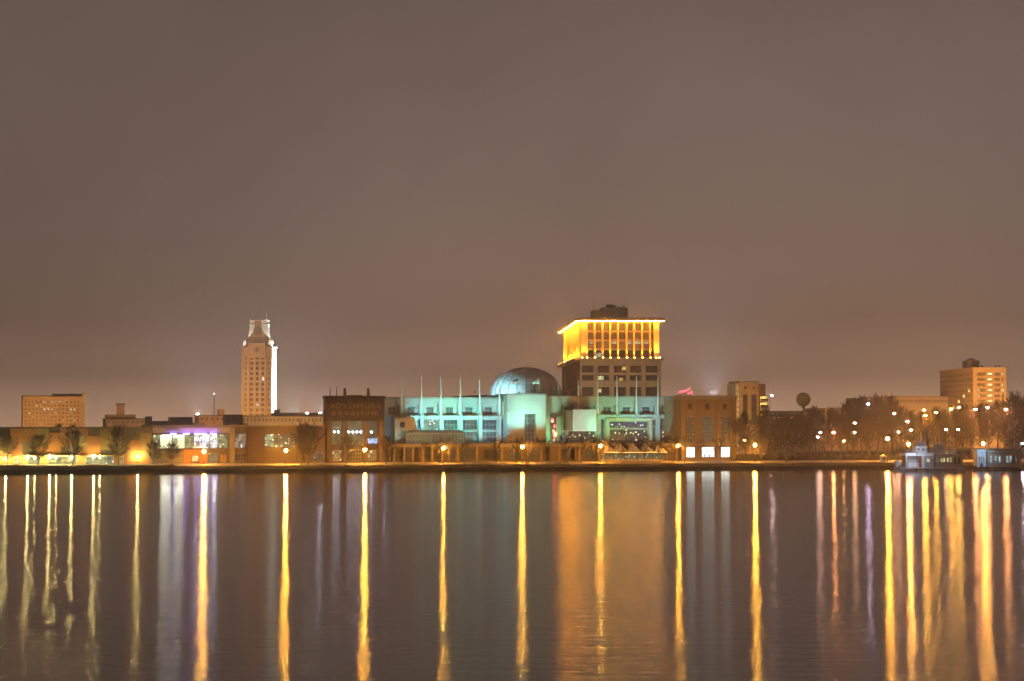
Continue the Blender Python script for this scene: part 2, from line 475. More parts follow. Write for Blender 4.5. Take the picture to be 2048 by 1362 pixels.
for px, py, lab in (
    (408, 903, 'promenade lamp with glowing orange globe before the purple-lit glass building'),
    (572, 901, 'promenade lamp with glowing orange globe before the plain brown wall beside sparkling windows'),
    (730, 899, 'promenade lamp with glowing orange globe in front of the aquarium sign building'),
    (887, 896, 'promenade lamp with glowing orange globe below the left wing with flagpoles'),
    (1045, 894, 'promenade lamp with glowing orange globe straight below the grey dome'),
    (1201, 892, 'promenade lamp with glowing orange globe beneath the blank pale box panel'),
    (1357, 891, 'promenade lamp with glowing orange globe at the corner of the brown building'),
    (1510, 890, 'promenade lamp with glowing orange globe among trees just past the brown building'),
    (1775, 877, 'tall promenade lamp with yellow globe beside the bow of the white ferry'),
    (1817, 888, 'promenade lamp with yellow globe directly behind the white ferry'),
    (1966, 887, 'promenade lamp with yellow globe behind the small blue-white boat')):
    street_lamp(lab, px, py, 15.5)

for px, py, sb, c, s, lab in (
    (1845, 821, 150, SOD, 900, 'upper of two road lamps one above the other over the ferry'),
    (1847, 832, 120, SOD, 600, 'lower of two road lamps one above the other over the ferry'),
    (1868, 826, 140, SOD, 600, 'road lamp with orange head just right of the paired lamps'),
    (1898, 819, 150, SOD, 800, 'road lamp near the left foot of the tall hotel slab'),
    (1914, 816, 160, SOD, 800, 'second road lamp along the foot of the tall hotel slab'),
    (1947, 820, 150, SODP, 800, 'road lamp below the corner of the tall hotel slab'),
    (1971, 816, 160, SODP, 800, 'road lamp under the column of lit hotel windows'),
    (2008, 820, 150, SODP, 800, 'road lamp below the right edge of the hotel slab'),
    (1663, 866, 70, (1.0,.30,.10), 700, 'road lamp with reddish glow among dark trees'),
    (1684, 883, 45, (1.0,.40,.12), 300, 'dim low lamp just right of the reddish road lamp'),
    (1632, 875, 60, (1.0,.55,.4), 150, 'small pink-white lamp low among the dark trees'),
    (1637, 866, 90, (1.0,.55,.4), 120, 'small lamp above the pink-white one among the dark trees'),
    (1706, 847, 120, (1.0,.5,.3), 90, 'faint lamp high in the dark trees, upper of two'),
    (1705, 866, 120, (1.0,.5,.2), 70, 'faint lamp in the dark trees, lower of two'),
    (1733, 809, 200, (.9,.65,1.0), 250, 'lilac lamp above the low flat roof'),
    (1785, 828, 140, (1.0,.5,.25), 200, 'small lamp at tree-top level left of the ferry mast'),
    (1811, 844, 110, (1.0,.35,.25), 200, 'small reddish lamp over the ferry bow'),
    (1818, 861, 80, (1.0,.45,.2), 220, 'small orange lamp between trees over the ferry roof'),
    (1793, 865, 75, (1.0,.4,.2), 160, 'small dim lamp between the two yellow promenade lamps'),
    (2040, 888, 40, (.8,.6,1.0), 250, 'violet-white lamp at the far right of the quay'),
    (1888, 860, 90, (1.0,.6,.3), 130, 'small lamp over the ferry stern'),
    (1912, 860, 90, (1.0,.7,.3), 90, 'small yellow lamp right of the one over the ferry stern'),
    (1485, 882, 40, (1.0,.5,.15), 250, 'small low lamp against the end of the brown building'),
    (1541, 792, 230, (1.0,.6,.6), 220, 'pink lamp high beside the gold balconies')):
    street_lamp(lab, px, py, min(sb, 58 if py < 835 else 30) if px > 1550 else sb, c, s*1.4, 0.45, style='road', group='road and yard lamps')

# ------------------------------------------------------------------ orange panelled building at the left
def panelled_building():
    f = Frame(165, 26)
    t = f.root('panelled_building', 'long low building clad in orange, ochre and olive panels with wall lamps', 'building')
    zt = f.z(857); zg = f.z(911)
    doors = [(28, 44), (238, 248)]
    shop = [(55, 82), (97, 155), (172, 228)]
    holes = [f.rect(a, b, 912, 932) for a, b in shop] + [f.rect(a, b, 913, 931) for a, b in doors]
    b = MB(); b.body(f.u(-60), f.u(304), 45, -.3, zt, holes, 0, .6); b.build('wall', orangep, t)
    MB().box(f.u(-60)-.3, f.u(304)+.05, -.45, 44, zt+.002, zt+.55).build('parapet', olive, t)
    cols = [(20,45,[(857,911,orangep)]), (45,70,[(857,883,orangep),(883,910,olive)]), (70,97,[(857,893,ochre),(893,910,orangep)]),
            (97,122,[(857,865,olive),(865,910,orangep)]), (122,150,[(857,893,orangep),(893,910,olive)]),
            (150,176,[(857,870,orangep),(870,900,ochre),(900,910,orangep)]), (176,201,[(857,872,olive),(872,910,orangep)]),
            (201,228,[(857,900,ochre),(900,910,olive)]), (228,254,[(857,880,orangep),(880,910,ochre)]),
            (254,280,[(857,880,olive),(880,925,orangep)]), (280,304,[(857,866,olive),(866,918,ochre)]),
            (-40,20,[(857,875,darkbr),(875,910,ochre)])]
    for a, c, ps in cols:
        for k, (y0, y1, m) in enumerate(ps):
            u0, u1, z0, z1 = f.rect(a, c, y0, y1)
            w = {olive.name: -.10, ochre.name: -.16, orangep.name: -.22}.get(m.name, -.14)
            MB().box(u0+.04, u1-.04, w, -.004, z0+.04, z1-.04).build('panel', m, t)
    gl = lit_glass('shop_glass_green', (.62,.75,.25), (.25,.55,.36), 0.75, 0.5, .3, .7, .25)
    gl2 = lit_glass('shop_glass_sparkle', (.35,.6,.35), (.2,.5,.45), 0.7, 0.8, .35, .65, .15, dots=3.0, dotcol=(.7,.9,1))
    for i, (a, c) in enumerate(shop):
        window(t, f.rect(a, c, 912, 932), 0, max(2, int((c-a)/12)), 2, mat('pale_frame', (.6,.55,.35), .5, .05), [gl, gl, gl2][i], .35, .12, 'shop_window')
    for a, c in doors:
        r = f.rect(a, c, 913, 931); 
        d = window(t, r, 0, 2, 2, mat('cream_door', (.75,.68,.42), .5, .05), lit_glass('door_glass', (.8,.8,.45), (.5,.6,.4), .5), .3, .45 if c-a > 12 else .25, 'door')
    # canopy over the shop windows
    MB().box(f.u(50), f.u(232), -1.5, -.3, zg-.02, zg+.16).build('canopy', mat('canopy_paint', (.55,.5,.25), .5, .1), t)
    sc_m = emi('sconce_glass', (1.0, .72, .26), 520.0)
    for x, y in ((12,916),(56,914),(100,914),(144,914),(188,913),(276,913),(70,915),(113,915),(200,914)):
        big = x not in (70,113,200)
        u, z = f.u(x, -1.9), f.z(y) if True else 0
        s = MB().box(u-.08, u+.08, -1.75, 0, z-.05, z+.05).build('lamp_bracket', darkst, t)
        e = .26 if big else .16
        MB().box(u-e*.6, u+e*.6, -1.9-e, -1.9+e, z-.45 if big else z-.25, z+.45 if big else z+.25).build('wall_lamp', sc_m, t)
    return t
panelled_building()

def low_building(name, label, rx, setback, x0, x1, y0, depth, m, yaw=YAW, rows=0, cols=0, wy0=0, wy1=0, wx0=None, wx1=None, wm=None, pm=None, wf=.55, hf=.55, lit=None, cat='building', cornice=True, dep=.3):
    """plain block with a grid of window openings; lit = {(row, col): glass}"""
    f = Frame(rx, setback, yaw=yaw)
    t = f.root(name, label, cat)
    u0, u1, zt = f.u(x0), f.u(x1), f.z(y0)
    holes = []; spec = []
    if rows:
        wx0 = x0 if wx0 is None else wx0; wx1 = x1 if wx1 is None else wx1
        for r in range(rows):
            for c in range(cols):
                a = wx0 + (wx1-wx0)*(c + .5 - wf/2)/cols; d = wx0 + (wx1-wx0)*(c + .5 + wf/2)/cols
                e = wy0 + (wy1-wy0)*(r + .5 - hf/2)/rows; g = wy0 + (wy1-wy0)*(r + .5 + hf/2)/rows
                q = f.rect(a, d, e, g); holes.append(q); spec.append((r, c, q))
    MB().body(u0, u1, depth, -.3, zt, holes, 0, dep).build('wall', m, t)
    if cornice:
        MB().box(u0-.25, u1+.25, -.3, depth+.25, zt+.003, zt+.5).build('roof', roofm if cornice is True else cornice, t)
    for r, c, q in spec:
        g = (lit or {}).get((r, c), pm or dark_glass)
        window(t, q, 0, 1, 1, wm or framed, g, dep*.35, .10)
    return f, t

warmlit = lit_glass('office_warm', (1.0,.72,.35), (1.0,.85,.55), 1.6, .6)
coollit = lit_glass('office_cool', (.85,.9,1.0), (1.0,.95,1.0), 2.4, .6)
greenlit = lit_glass('office_green', (.75,.9,.6), (.9,.95,.7), 1.4, .6)
goldlit = lit_glass('office_gold', (1.0,.75,.2), (1.0,.9,.4), 2.0, .6)

# far office block at the left
ob = low_building('office_block', 'far tan office block with rows of small windows above the orange panelled building', 108, 420, 45, 169, 793, 30, mat('tan_concrete', (.50,.34,.18), .9, .1, .2), 
    rows=7, cols=15, wy0=800, wy1=852, wx0=47, wx1=160, wf=.5, hf=.42, pm=mat('bronze_glass', (.10,.075,.05), .3, .3),
    lit={(0,5):coollit,(0,7):greenlit,(0,8):greenlit,(0,9):greenlit,(0,10):greenlit,(2,5):coollit,(2,6):greenlit,(2,7):greenlit,(2,12):coollit,(2,13):greenlit,(3,12):greenlit, (1,3):warmlit, (1,4):warmlit, (3,1):warmlit, (3,8):greenlit, (4,2):warmlit, (4,6):warmlit, (5,10):warmlit, (6,4):warmlit, (5,13):greenlit})
f, t = ob
MB().box(f.u(106), f.u(168), 4, 20, f.z(793)+.5, f.z(787)).build('penthouse', concd, t)
MB().box(f.u(163), f.u(169.5), -.5, -.004, 0, f.z(786)).build('stair_tower', mat('tan_concrete2', (.52,.40,.27), .9, .1, .2), t)
for i in range(6):
    r = f.rect(164.5, 168, 806+i*8, 811+i*8, -.5); window(t, r, -.62, 1, 1, framem, mat('pale_glass', (.25,.24,.22), .3, .3), .0, .1)

f, t = low_building('flat_roofed_block', 'dim low block with a small square penthouse beside the office block', 255, 330, 212, 300, 839, 30, mat('grey_brown_wall', (.33,.24,.17), .9, .15, .2), rows=1, cols=9, wy0=841, wy1=847)
MB().box(f.u(214), f.u(272), 3, 20, f.z(839)+.5, f.z(829)).build('upper_storey', mat('grey_brown_wall', (.3,.2,.1)), t)
MB().box(f.u(236), f.u(250), 5, 12, f.z(829)+.003, f.z(809)).build('penthouse', mat('pale_orange_wall', (.55,.36,.2), .9, .1), t)
MB().box(f.u(234.5), f.u(251.5), 4.6, 12.4, f.z(809), f.z(807)).build('penthouse_roof', roofm, t)

# ------------------------------------------------------------------ purple-lit glass building and brown wing
def glass_building():
    f = Frame(475, 28)
    t = f.root('glass_fronted_building', 'low building with purple-lit fascia over a long bright window band', 'building')
    zt = f.z(853)
    holes = [f.rect(305, 458, 869, 897), f.rect(470, 493, 867, 896), f.rect(530, 592, 868, 895), f.rect(384, 397, 911, 922),
             f.rect(417, 435, 906, 926), f.rect(470, 493, 908, 922), f.rect(602, 611, 906, 922), f.rect(624, 647, 905, 924), f.rect(440, 455, 908, 926)]
    MB().body(f.u(304.5), f.u(650), 50, -.3, zt, holes, 0, .7).build('wall', brick, t)
    MB().box(f.u(304.5), f.u(650), -.7, 49, zt+.003, zt+.5).build('parapet', concd, t)
    # fascia panels over the glass
    xs = [305, 331, 357, 383, 409, 435, 461]
    fas = mat('grey_fascia', (.34,.32,.36), .6, .08)
    for a, c in zip(xs[:-1], xs[1:]):
        r = f.rect(a, c, 855, 866.5); MB().box(r[0]+.03, r[1]-.03, -.25, -.004, r[2], r[3]).build('fascia_panel', fas, t)
    MB().box(*f.rect(332, 358, 855.5, 862)[:2], -.32, -.254, *f.rect(332, 358, 855.5, 862)[2:]).build('fascia_plaque', olive, t)
    # violet light strip lying on the ledge below the fascia
    r = f.rect(306, 460, 867.4, 868.4)
    MB().box(r[0], r[1], -1.3, -.05, r[2]-.12, r[2]).build('ledge', concd, t)
    vio = emi('violet_strip', (.22, .15, 1.0), 75.0)
    for i, (a, c) in enumerate(((340,352),(366,378),(388,400),(402,412),(420,432))):
        q = f.rect(a, c, 867, 868)
        MB().box(q[0], q[1], -1.2, -.95, q[2]+.02, q[2]+.14).build('strip_light', vio, t)
    # bright glass band
    w1 = lit_glass('gallery_bright', (1.0,1.0,.62), (.70,.85,.45), 2.6, .35, .35, .65, .18)
    w2 = lit_glass('gallery_blue', (.55,.6,1.0), (.9,.95,.6), 2.0, .55, .35, .65, .12, dots=3, dotcol=(.95,.9,1))
    w3 = lit_glass('gallery_dim', (.6,.7,.3), (.35,.5,.3), 0.9, .8, .35, .65, .15, dots=2.5, dotcol=(1,.95,.7))
    cuts = [(305,320,w3),(320,345,w1),(345,370,w1),(370,388,w3),(388,404,w2),(404,420,w2),(420,436,w2),(436,448,w3),(448,458,w3)]
    for a, c, g in cuts: window(t, f.rect(a, c, 869, 897), 0, 3, 2, framed, g, .4, .13)
    for a, c, y, zz in ((320,345,871,0),(345,369,871,0),(405,420,870.5,0),(424,436,870,0)):
        r = f.rect(a+3, c-3, y, y+2.2)
        MB().box(r[0], r[1], .12, .25, r[2], r[3]).build('tube_light', emi('tube_light', (1.0,1.0,.82), 70), t)
    window(t, f.rect(470, 493, 867, 896), 0, 3, 3, framed, lit_glass('pink_window', (.75,.7,.4), (.6,.35,.3), .8, .9, dots=2, dotcol=(1,.8,1)), .4, .13)
    sp = lit_glass('sparkle_window', (.55,.5,.22), (.3,.3,.2), .5, .8, .35, .65, .2, dots=4, dotcol=(1,.72,.42))
    for a, c, g in ((530,548,w3),(548,560,sp),(560,576,sp),(576,592,sp)): window(t, f.rect(a, c, 868, 895), 0, 2, 2, framed, g, .4, .13)
    window(t, f.rect(384, 397, 911, 922), 0, 2, 2, whitep, lit_glass('kiosk', (.8,.9,.7), (.6,.8,.7), 1.2), .1, .22)
    window(t, f.rect(417, 435, 906, 926), 0, 3, 3, framem, lit_glass('entry_glass', (.4,.55,.4), (.6,.6,.35), .45, .8, dots=2, dotcol=(.8,1,.9)), .3, .12, 'entrance')
    window(t, f.rect(440, 455, 908, 926), 0, 2, 1, framed, mat('amber_door', (.4,.22,.06), .5, .15), .2, .3, 'door')
    window(t, f.rect(470, 493, 908, 922), 0, 4, 2, framem, dark_glass, .3, .12)
    window(t, f.rect(602, 611, 906, 922), 0, 1, 2, framed, dark_glass, .3, .12)
    window(t, f.rect(624, 647, 905, 924), 0, 2, 1, framem, lit_glass('shop_dim', (.2,.3,.25), (.35,.3,.15), .3, .8, dots=1.5, dotcol=(1,.9,.7)), .3, .15)
    # projecting piers and the blue-grey lower bay, orange rendered wall
    for a, c, m in ((459.5,469,concd),(494,529,mat('umber_brick', (.085,.061,.037), .9, .3, 1.2, .3)),(593,603,brick)):
        r = f.rect(a, c, 855, 935); MB().box(r[0], r[1], -.9, -.004, -.2, f.z(855)).build('pier', m, t)
    r = f.rect(303, 366, 899, 935); MB().box(r[0], r[1], -2.6, -.004, -.2, r[3]).build('lower_bay', mat('blue_grey_panel', (.18,.19,.21), .6, .15), t)
    for i in range(4):
        q = f.rect(308+i*14.5, 320+i*14.5, 907, 927, -2.6); MB().box(q[0], q[1], -2.72, -2.604, q[2], q[3]).build('bay_shutter', mat('shutter', (.22,.20,.19), .5, .2), t)
    r = f.rect(368, 382, 899, 930); MB().box(r[0], r[1], -.3, -.004, -.2, r[3]).build('render_panel', orangep, t)
    r = f.rect(399, 415, 899, 930); MB().box(r[0], r[1], -.3, -.004, -.2, r[3]).build('render_panel', orangep, t)
    r = f.rect(382, 399, 899, 910); MB().box(r[0], r[1], -.3, -.004, r[2], r[3]).build('render_panel', orangep, t)
    # plant on the roof
    zr = zt + .5
    for a, c, y, m in ((341,385,834,darkst),(452,486,829,olive),(294,304,833,darkst),(305,340,842,roofm),(386,410,845,concd),(488,496,846,concd)):
        MB().box(f.u(a,8), f.u(c,8), 8, 18, zr, f.z(y,8)).build('roof_plant', m, t)
    b = MB(); 
    for k in range(9): b.box(f.u(453+k*3.5,7.9), f.u(455+k*3.5,7.9), 7.85, 7.99, f.z(846,8), f.z(831,8))
    b.build('plant_louvre', darkst, t)
    return f
gf = glass_building()

# ------------------------------------------------------------------ the city hall tower and its annexes
def city_hall():
    yaw = YAW - math.radians(26)
    f = Frame(514, 620, yaw=yaw)
    t = f.root('clock_tower', 'tall stone city hall tower with stepped white-lit crown', 'tower')
    u0, u1 = f.u(484), f.u(543)
    W = u1 - u0
    D = abs(f.wside(552, u1))
    zt = f.z(697)
    holes = []; sp = []
    for r in range(12):
        y = 716 + r*10.4
        for x, wd in ((491,3.2),(503,5.5),(514,5.5),(525,5.5),(537,3.2)):
            q = f.rect(x-wd/2, x+wd/2, y-3, y+3); holes.append(q); sp.append((r, x, q))
    MB().body(u0, u1, D, 0, zt, holes, 0, .9).build('shaft', limest, t)
    for r, x, q in sp:
        g = coollit if (r, x) in ((4,525),(9,514)) else mat('bronze_glass', (.1,.07,.05))
        window(t, q, 0, 2 if q[1]-q[0] > 1.2 else 1, 2, framed, g, .5, .12)
    for x in (484.5, 497, 531, 542.5):                # corner and inner piers
        q = f.rect(x-1.5, x+1.5, 700, 850); MB().box(q[0], q[1], -.5, -.004, 0, q[3]).build('pier', limest, t)
    for i in range(12):                               # windows of the floodlit side
        z = f.z(716+i*10.4); b = MB(); b.box(u1+.004, u1+.12, D*.42, D*.58, z-1.2, z+1.2); b.build('side_window', framem, t)
    MB().box(u0-.5, u1+.5, -.5, D+.5, zt, zt+1.2).build('cornice', limest, t)
    m = (u0+u1)/2; d2 = D/2
    def tier(name, hw, z0, z1, top=None, mt=limest):
        top = hw if top is None else top
        hd, td = hw*D/W, top*D/W
        b = MB()
        P = [(m-hw,d2-hd,z0),(m+hw,d2-hd,z0),(m+hw,d2+hd,z0),(m-hw,d2+hd,z0),(m-top,d2-td,z1),(m+top,d2-td,z1),(m+top,d2+td,z1),(m-top,d2+td,z1)]
        b.v = P; b.f = [(0,3,2,1),(4,5,6,7),(0,1,5,4),(1,2,6,5),(2,3,7,6),(3,0,4,7)]; b.mi = [0]*6
        return b.build(name, mt, t)
    s = W/59.0     # metres per photo pixel here
    z = lambda y: f.z(y, D/2)
    def octa(name, hw, k, z0, z1, top=None, ktop=None):
        top = hw if top is None else top; ktop = k if ktop is None else ktop
        def ring(h, kk, zz):
            hd = h*D/W; a, c = h*kk, hd*kk
            return [(m-a,d2-hd,zz),(m+a,d2-hd,zz),(m+h,d2-c,zz),(m+h,d2+c,zz),(m+a,d2+hd,zz),(m-a,d2+hd,zz),(m-h,d2+c,zz),(m-h,d2-c,zz)]
        bb = MB(); bb.v = ring(hw, k, z0) + ring(top, ktop, z1)
        bb.f = [tuple(reversed(range(8))), tuple(range(8, 16))] + [(i, (i+1) % 8, 8+(i+1) % 8, 8+i) for i in range(8)]; bb.mi = [0]*10
        return bb.build(name, limest, t)
    octa('shoulder', 28*s, .62, zt+1.2, z(684), 26*s, .60)
    octa('stage', 24*s, .62, z(684), z(674), 20*s, .60)
    b = MB(); b.prism([(m-17*s, zt-6), (m+17*s, zt-6), (m+17*s, z(690)), (m+15*s, z(686)), (m-15*s, z(686)), (m-17*s, z(690))], -1.0, D*.3)
    b.build('clock_bay', limest, t)
    b = MB(); b.tube((m, -1.25, zt-1), (m, -1.004, zt-1), 4.5*s, 4.5*s, 20); b.build('clock_face', mat('clock_stone', (.30,.22,.14), .8, .1), t)
    b = MB(); b.box(m-.12, m+.12, -1.3, -1.26, zt-1, zt+3*s); b.box(m, m+2.4*s, -1.35, -1.31, zt-1.12, zt-.88); b.build('clock_hands', darkst, t)
    octa('belfry', 20*s, .66, z(674), z(651), 18.5*s, .36)
    octa('belfry_band', 19.6*s, .38, z(651), z(648.5))
    octa('attic', 18*s, .38, z(648.5), z(643))
    octa('attic_cap', 18.8*s, .38, z(643), z(640.5))
    for k in range(4):
        x = m + (k-1.5)*4.2*s
        MB().box(x-.9*s, x+.9*s, d2-20*s*D/W-.25, d2-20*s*D/W-.004, z(671), z(654)).build('louvre', mat('louvre', (.16,.11,.07), .8, .2), t)
    for sx in (-1, 1):
        b = MB(); x = m + sx*25*s
        b.prism([(x-3.5*s, z(697)), (x+3.5*s, z(697)), (x+3.0*s, z(685)), (x+1.0*s, z(681)), (x-1.0*s, z(681)), (x-3.0*s, z(685))], .3, D-.3)
        b.build('buttress', limest, t)
        MB().sphere((m+sx*21.5*s, d2-13*s*D/W, z(678.5)), 2.4*s, 10, 6).build('finial', limest, t, True)
        MB().tube((m+sx*14*s, d2, z(640.5)), (m+sx*14*s, d2, z(624)), .38, .16, 6).build('antenna', steel, t)
    wht = (.74, .93, 1.0)
    for sx, sy in ((-1,-1),(1,-1),(1,1),(-1,1)):
        x, y = m + sx*15*s, d2 + sy*9*s*D/W
        MB().lathe([(1.3*s, z(640.5)), (1.5*s, z(638)), (.5*s, z(635.5)), (.02, z(631))], 8, x, y).build('crown_finial', limest, t)
    for sx in (-1, 1):
        L = (m+sx*44*s, d2-34*s*D/W, z(700))
        spot_into(t, L, (m+sx*19*s, d2-12*s*D/W, z(662)), wht, 46000, 70)
        MB().box(L[0]-.4, L[0]+.4, L[1]-.4, L[1]+.4, L[2]-1.0, L[2]-.2).build('crown_floodlight', darkst, t)
    spot_into(t, (u1+16, D*.5, z(835)), (u1, D*.5, z(745)), wht, 2400000, 120)
    MB().box(u1+15.4, u1+16.6, D*.5-.6, D*.5+.6, z(835)-1.4, z(835)-.5).build('side_floodlight', darkst, t)
    # sodium floodlights on the annex roof throw warm light up the front
    for x, P in ((m-22, 180000), (m+4, 135000)):
        spot_into(t, (x, -48, z(842)), (m-2, 0, z(775)), (1.0,.44,.12), P, 80)
        MB().box(x-.5, x+.5, -48.6, -48.1, z(845), z(843)).build('front_floodlight', darkst, t)
    return f
SOD2 = (1.0, 0.50, 0.15)
city_hall()
f, t = low_building('city_hall_annex', 'low orange-lit stone annex stretching right from the city hall tower foot', 585, 560, 484, 652, 833, 30, limest, rows=1, cols=22, wy0=834, wy1=846, wf=.4, hf=.5)
MB().box(f.u(553), f.u(651), 12, 24, f.z(833)+.5, f.z(825)).build('upper_storey', concd, t)
MB().box(f.u(556), f.u(566), 13, 20, f.z(825)+.003, f.z(818)).build('penthouse', concd, t)
f, t = low_building('brick_annex', 'small orange-lit block with a square chimney left of the city hall tower', 425, 480, 398, 482, 832, 25, mat('orange_brick', (.45,.28,.16), .9, .15, .3), rows=1, cols=8, wy0=834, wy1=842, wf=.5, hf=.6)
MB().box(f.u(438), f.u(449), 1, 8, f.z(832)+.003, f.z(818)).build('chimney', mat('orange_brick', (.4,.25,.15)), t)

t = thing('antenna_mast', 'thin lattice antenna mast with a light on top above the low roofs', 'mast', (*at_setback(428, 380), 3.0), YAW)
hz = zat(428, 789, at_setback(428, 380).y) - 3
b = MB()
for sx, sy in ((-1,-1),(1,-1),(0,1)): b.tube((sx*.8, sy*.7, 0), (sx*.18, sy*.15, hz), .10, .06, 5)
for i in range(14):
    a, c = i/14.0, (i+1)/14.0
    b.tube((-.8+.62*a, -.7+.55*a, hz*a), (.8-.62*c, -.7+.55*c, hz*c), .05, .05, 4)
b.build('lattice', darkst, t)
MB().sphere((0,0,hz+.35), .38, 8, 5).build('beacon', emi('beacon_white', (1,.85,.7), 6), t)

# ------------------------------------------------------------------ aquarium sign building
def sign_building():
    f = Frame(710, 30)
    t = f.root('sign_building', 'tall dark brown brick block carrying the ADVENTURE aquarium sign', 'building')
    zt = f.z(797)
    bays = ((664,685),(695,725),(735,757))
    gnd = ((665,684,901,921),(701,723,899,922),(735,753,901,921))
    holes = [f.rect(a,c,842,890) for a,c in bays] + [f.rect(*g) for g in gnd]
    MB().body(f.u(651), f.u(769), 5, -.2, zt, holes, 0, 1.2).build('wall', mat('umber_brick', (.085,.061,.037)), t)
    MB().box(f.u(649.5), f.u(770), -.6, 5.2, zt+.003, zt+1.0).build('parapet', darkbr, t)
    r = f.rect(655, 765, 803, 838); MB().box(r[0], r[1], -.9, -.004, r[2], r[3]).build('sign_board', darkbr, t)
    MB().box(r[0]-.4, r[1]+.4, -1.1, -.004, r[2]-.7, r[2]-.004).build('sign_ledge', darkbr, t)
    let = mat('sign_letter', (.22,.16,.075), .6, .1)
    def word(s, x0, x1, yb, yt):
        cu = bpy.data.curves.new('measure', 'FONT'); n = len(s)
        ub0, ub1 = f.u(x0), f.u(x1); zb = f.z(yb); hh = f.z(yt) - zb
        step = (ub1-ub0)/n
        wd = {'i': .45, 'I': .45, 'm': 1.45, 'r': .75, 'T': .95, 'E': .95}
        tot = sum(wd.get(c, 1.0) for c in s); x = ub0
        for c in s:
            w = wd.get(c, 1.0)*(ub1-ub0)/tot
            cu = bpy.data.curves.new('letter', 'FONT'); cu.body = c; cu.size = 1.0; cu.extrude = .08; cu.offset = .018 if c.isupper() else .03; cu.align_x = 'CENTER'
            cu.materials.append(let)
            tmp = bpy.data.objects.new('tmp', cu); me = bpy.data.meshes.new_from_object(tmp); me.materials.clear(); me.materials.append(let); bpy.data.objects.remove(tmp)
            o = link('letter', me, t, (x+w/2, -1.12, zb))
            sx = hh/0.70 if c.isupper() else hh/0.52*.80
            wid = {'i': .22, 'm': .85, 'r': .38}.get(c, .62)
            o.scale = (min(w*.86/wid, sx*1.5), sx, 1.0); o.rotation_euler = (math.pi/2, 0, 0)
            x += w
    word('ADVENTURE', 659, 762, 816.5, 806.5)
    word('aquarium', 660, 758, 830, 819.5)
    yel = lit_glass('lobby_glass', (.50,.46,.16), (.34,.36,.16), .50, .5, .3, .7, .3)
    yel2 = lit_glass('lobby_glass_dim', (.22,.24,.14), (.30,.26,.12), .35, .6, .3, .7, .3)
    for (a, c), g in zip(bays, (yel, yel, yel2)):
        window(t, f.rect(a,c,842,890), 0, 3, 6, framed, g, .7, .14)
    for (a, c, y) in ((664,685,864.5),(695,725,864.5),(735,757,864.5)):
        r = f.rect(a+.5, c-.5, y, y+1); MB().box(r[0], r[1], .35, .6, r[2], r[3]).build('lamp_rail', darkst, t)
    lm = emi('lobby_lamp', (.86,.80,1.0), 45)
    for x in (669, 677, 698, 706, 714, 722, 743):
        MB().sphere((f.u(x), .3, f.z(864)), .30, 8, 5).build('lobby_lamp', lm, t)
    r = f.rect(736, 755, 877, 887); MB().box(r[0], r[1], .2, .3, r[2], r[3]).build('blue_screen', lit_glass('screen_blue', (.35,.45,1.0), (.55,.8,1.0), 2.2, .9), t)
    for i, g in enumerate(gnd):
        window(t, f.rect(*g), 0, 4, 3, mat('pale_frame', (.6,.55,.35)), [lit_glass('ground_sparkle', (.4,.5,.25), (.25,.3,.15), .5, .8, dots=2.5, dotcol=(.9,1,.8)), dark_glass, MATS['ground_sparkle'] if 'ground_sparkle' in MATS else dark_glass][i], .5, .13)
    for a, c in ((653,663),(686,694),(726,734),(758,768)):       # brick piers between the bays
        r = f.rect(a, c, 841, 925); MB().box(r[0], r[1], -.7, -.004, -.2, f.z(841)).build('pier', brick, t)
    MB().box(f.u(696,2), f.u(725,2), 2, 4.5, zt+1.003, f.z(790,2)).build('roof_plant', darkst, t)
    for x, y in ((661,773),(674,773)):
        MB().tube((f.u(x), 1, zt+1.0), (f.u(x), 1, f.z(y)), .22, .10, 8).build('mast', darkst, t)
    for x in (687.5, 734.5):
        b = MB(); u = f.u(x); b.prism([(u-.9, f.z(804)), (u+1.3, f.z(804)), (u+.9, f.z(799)), (u+.35, f.z(776)), (u-.35, f.z(776)), (u-.5, f.z(800))], -1.7, -1.12)
        b.build('fin_mast', darkst, t)
sign_building()

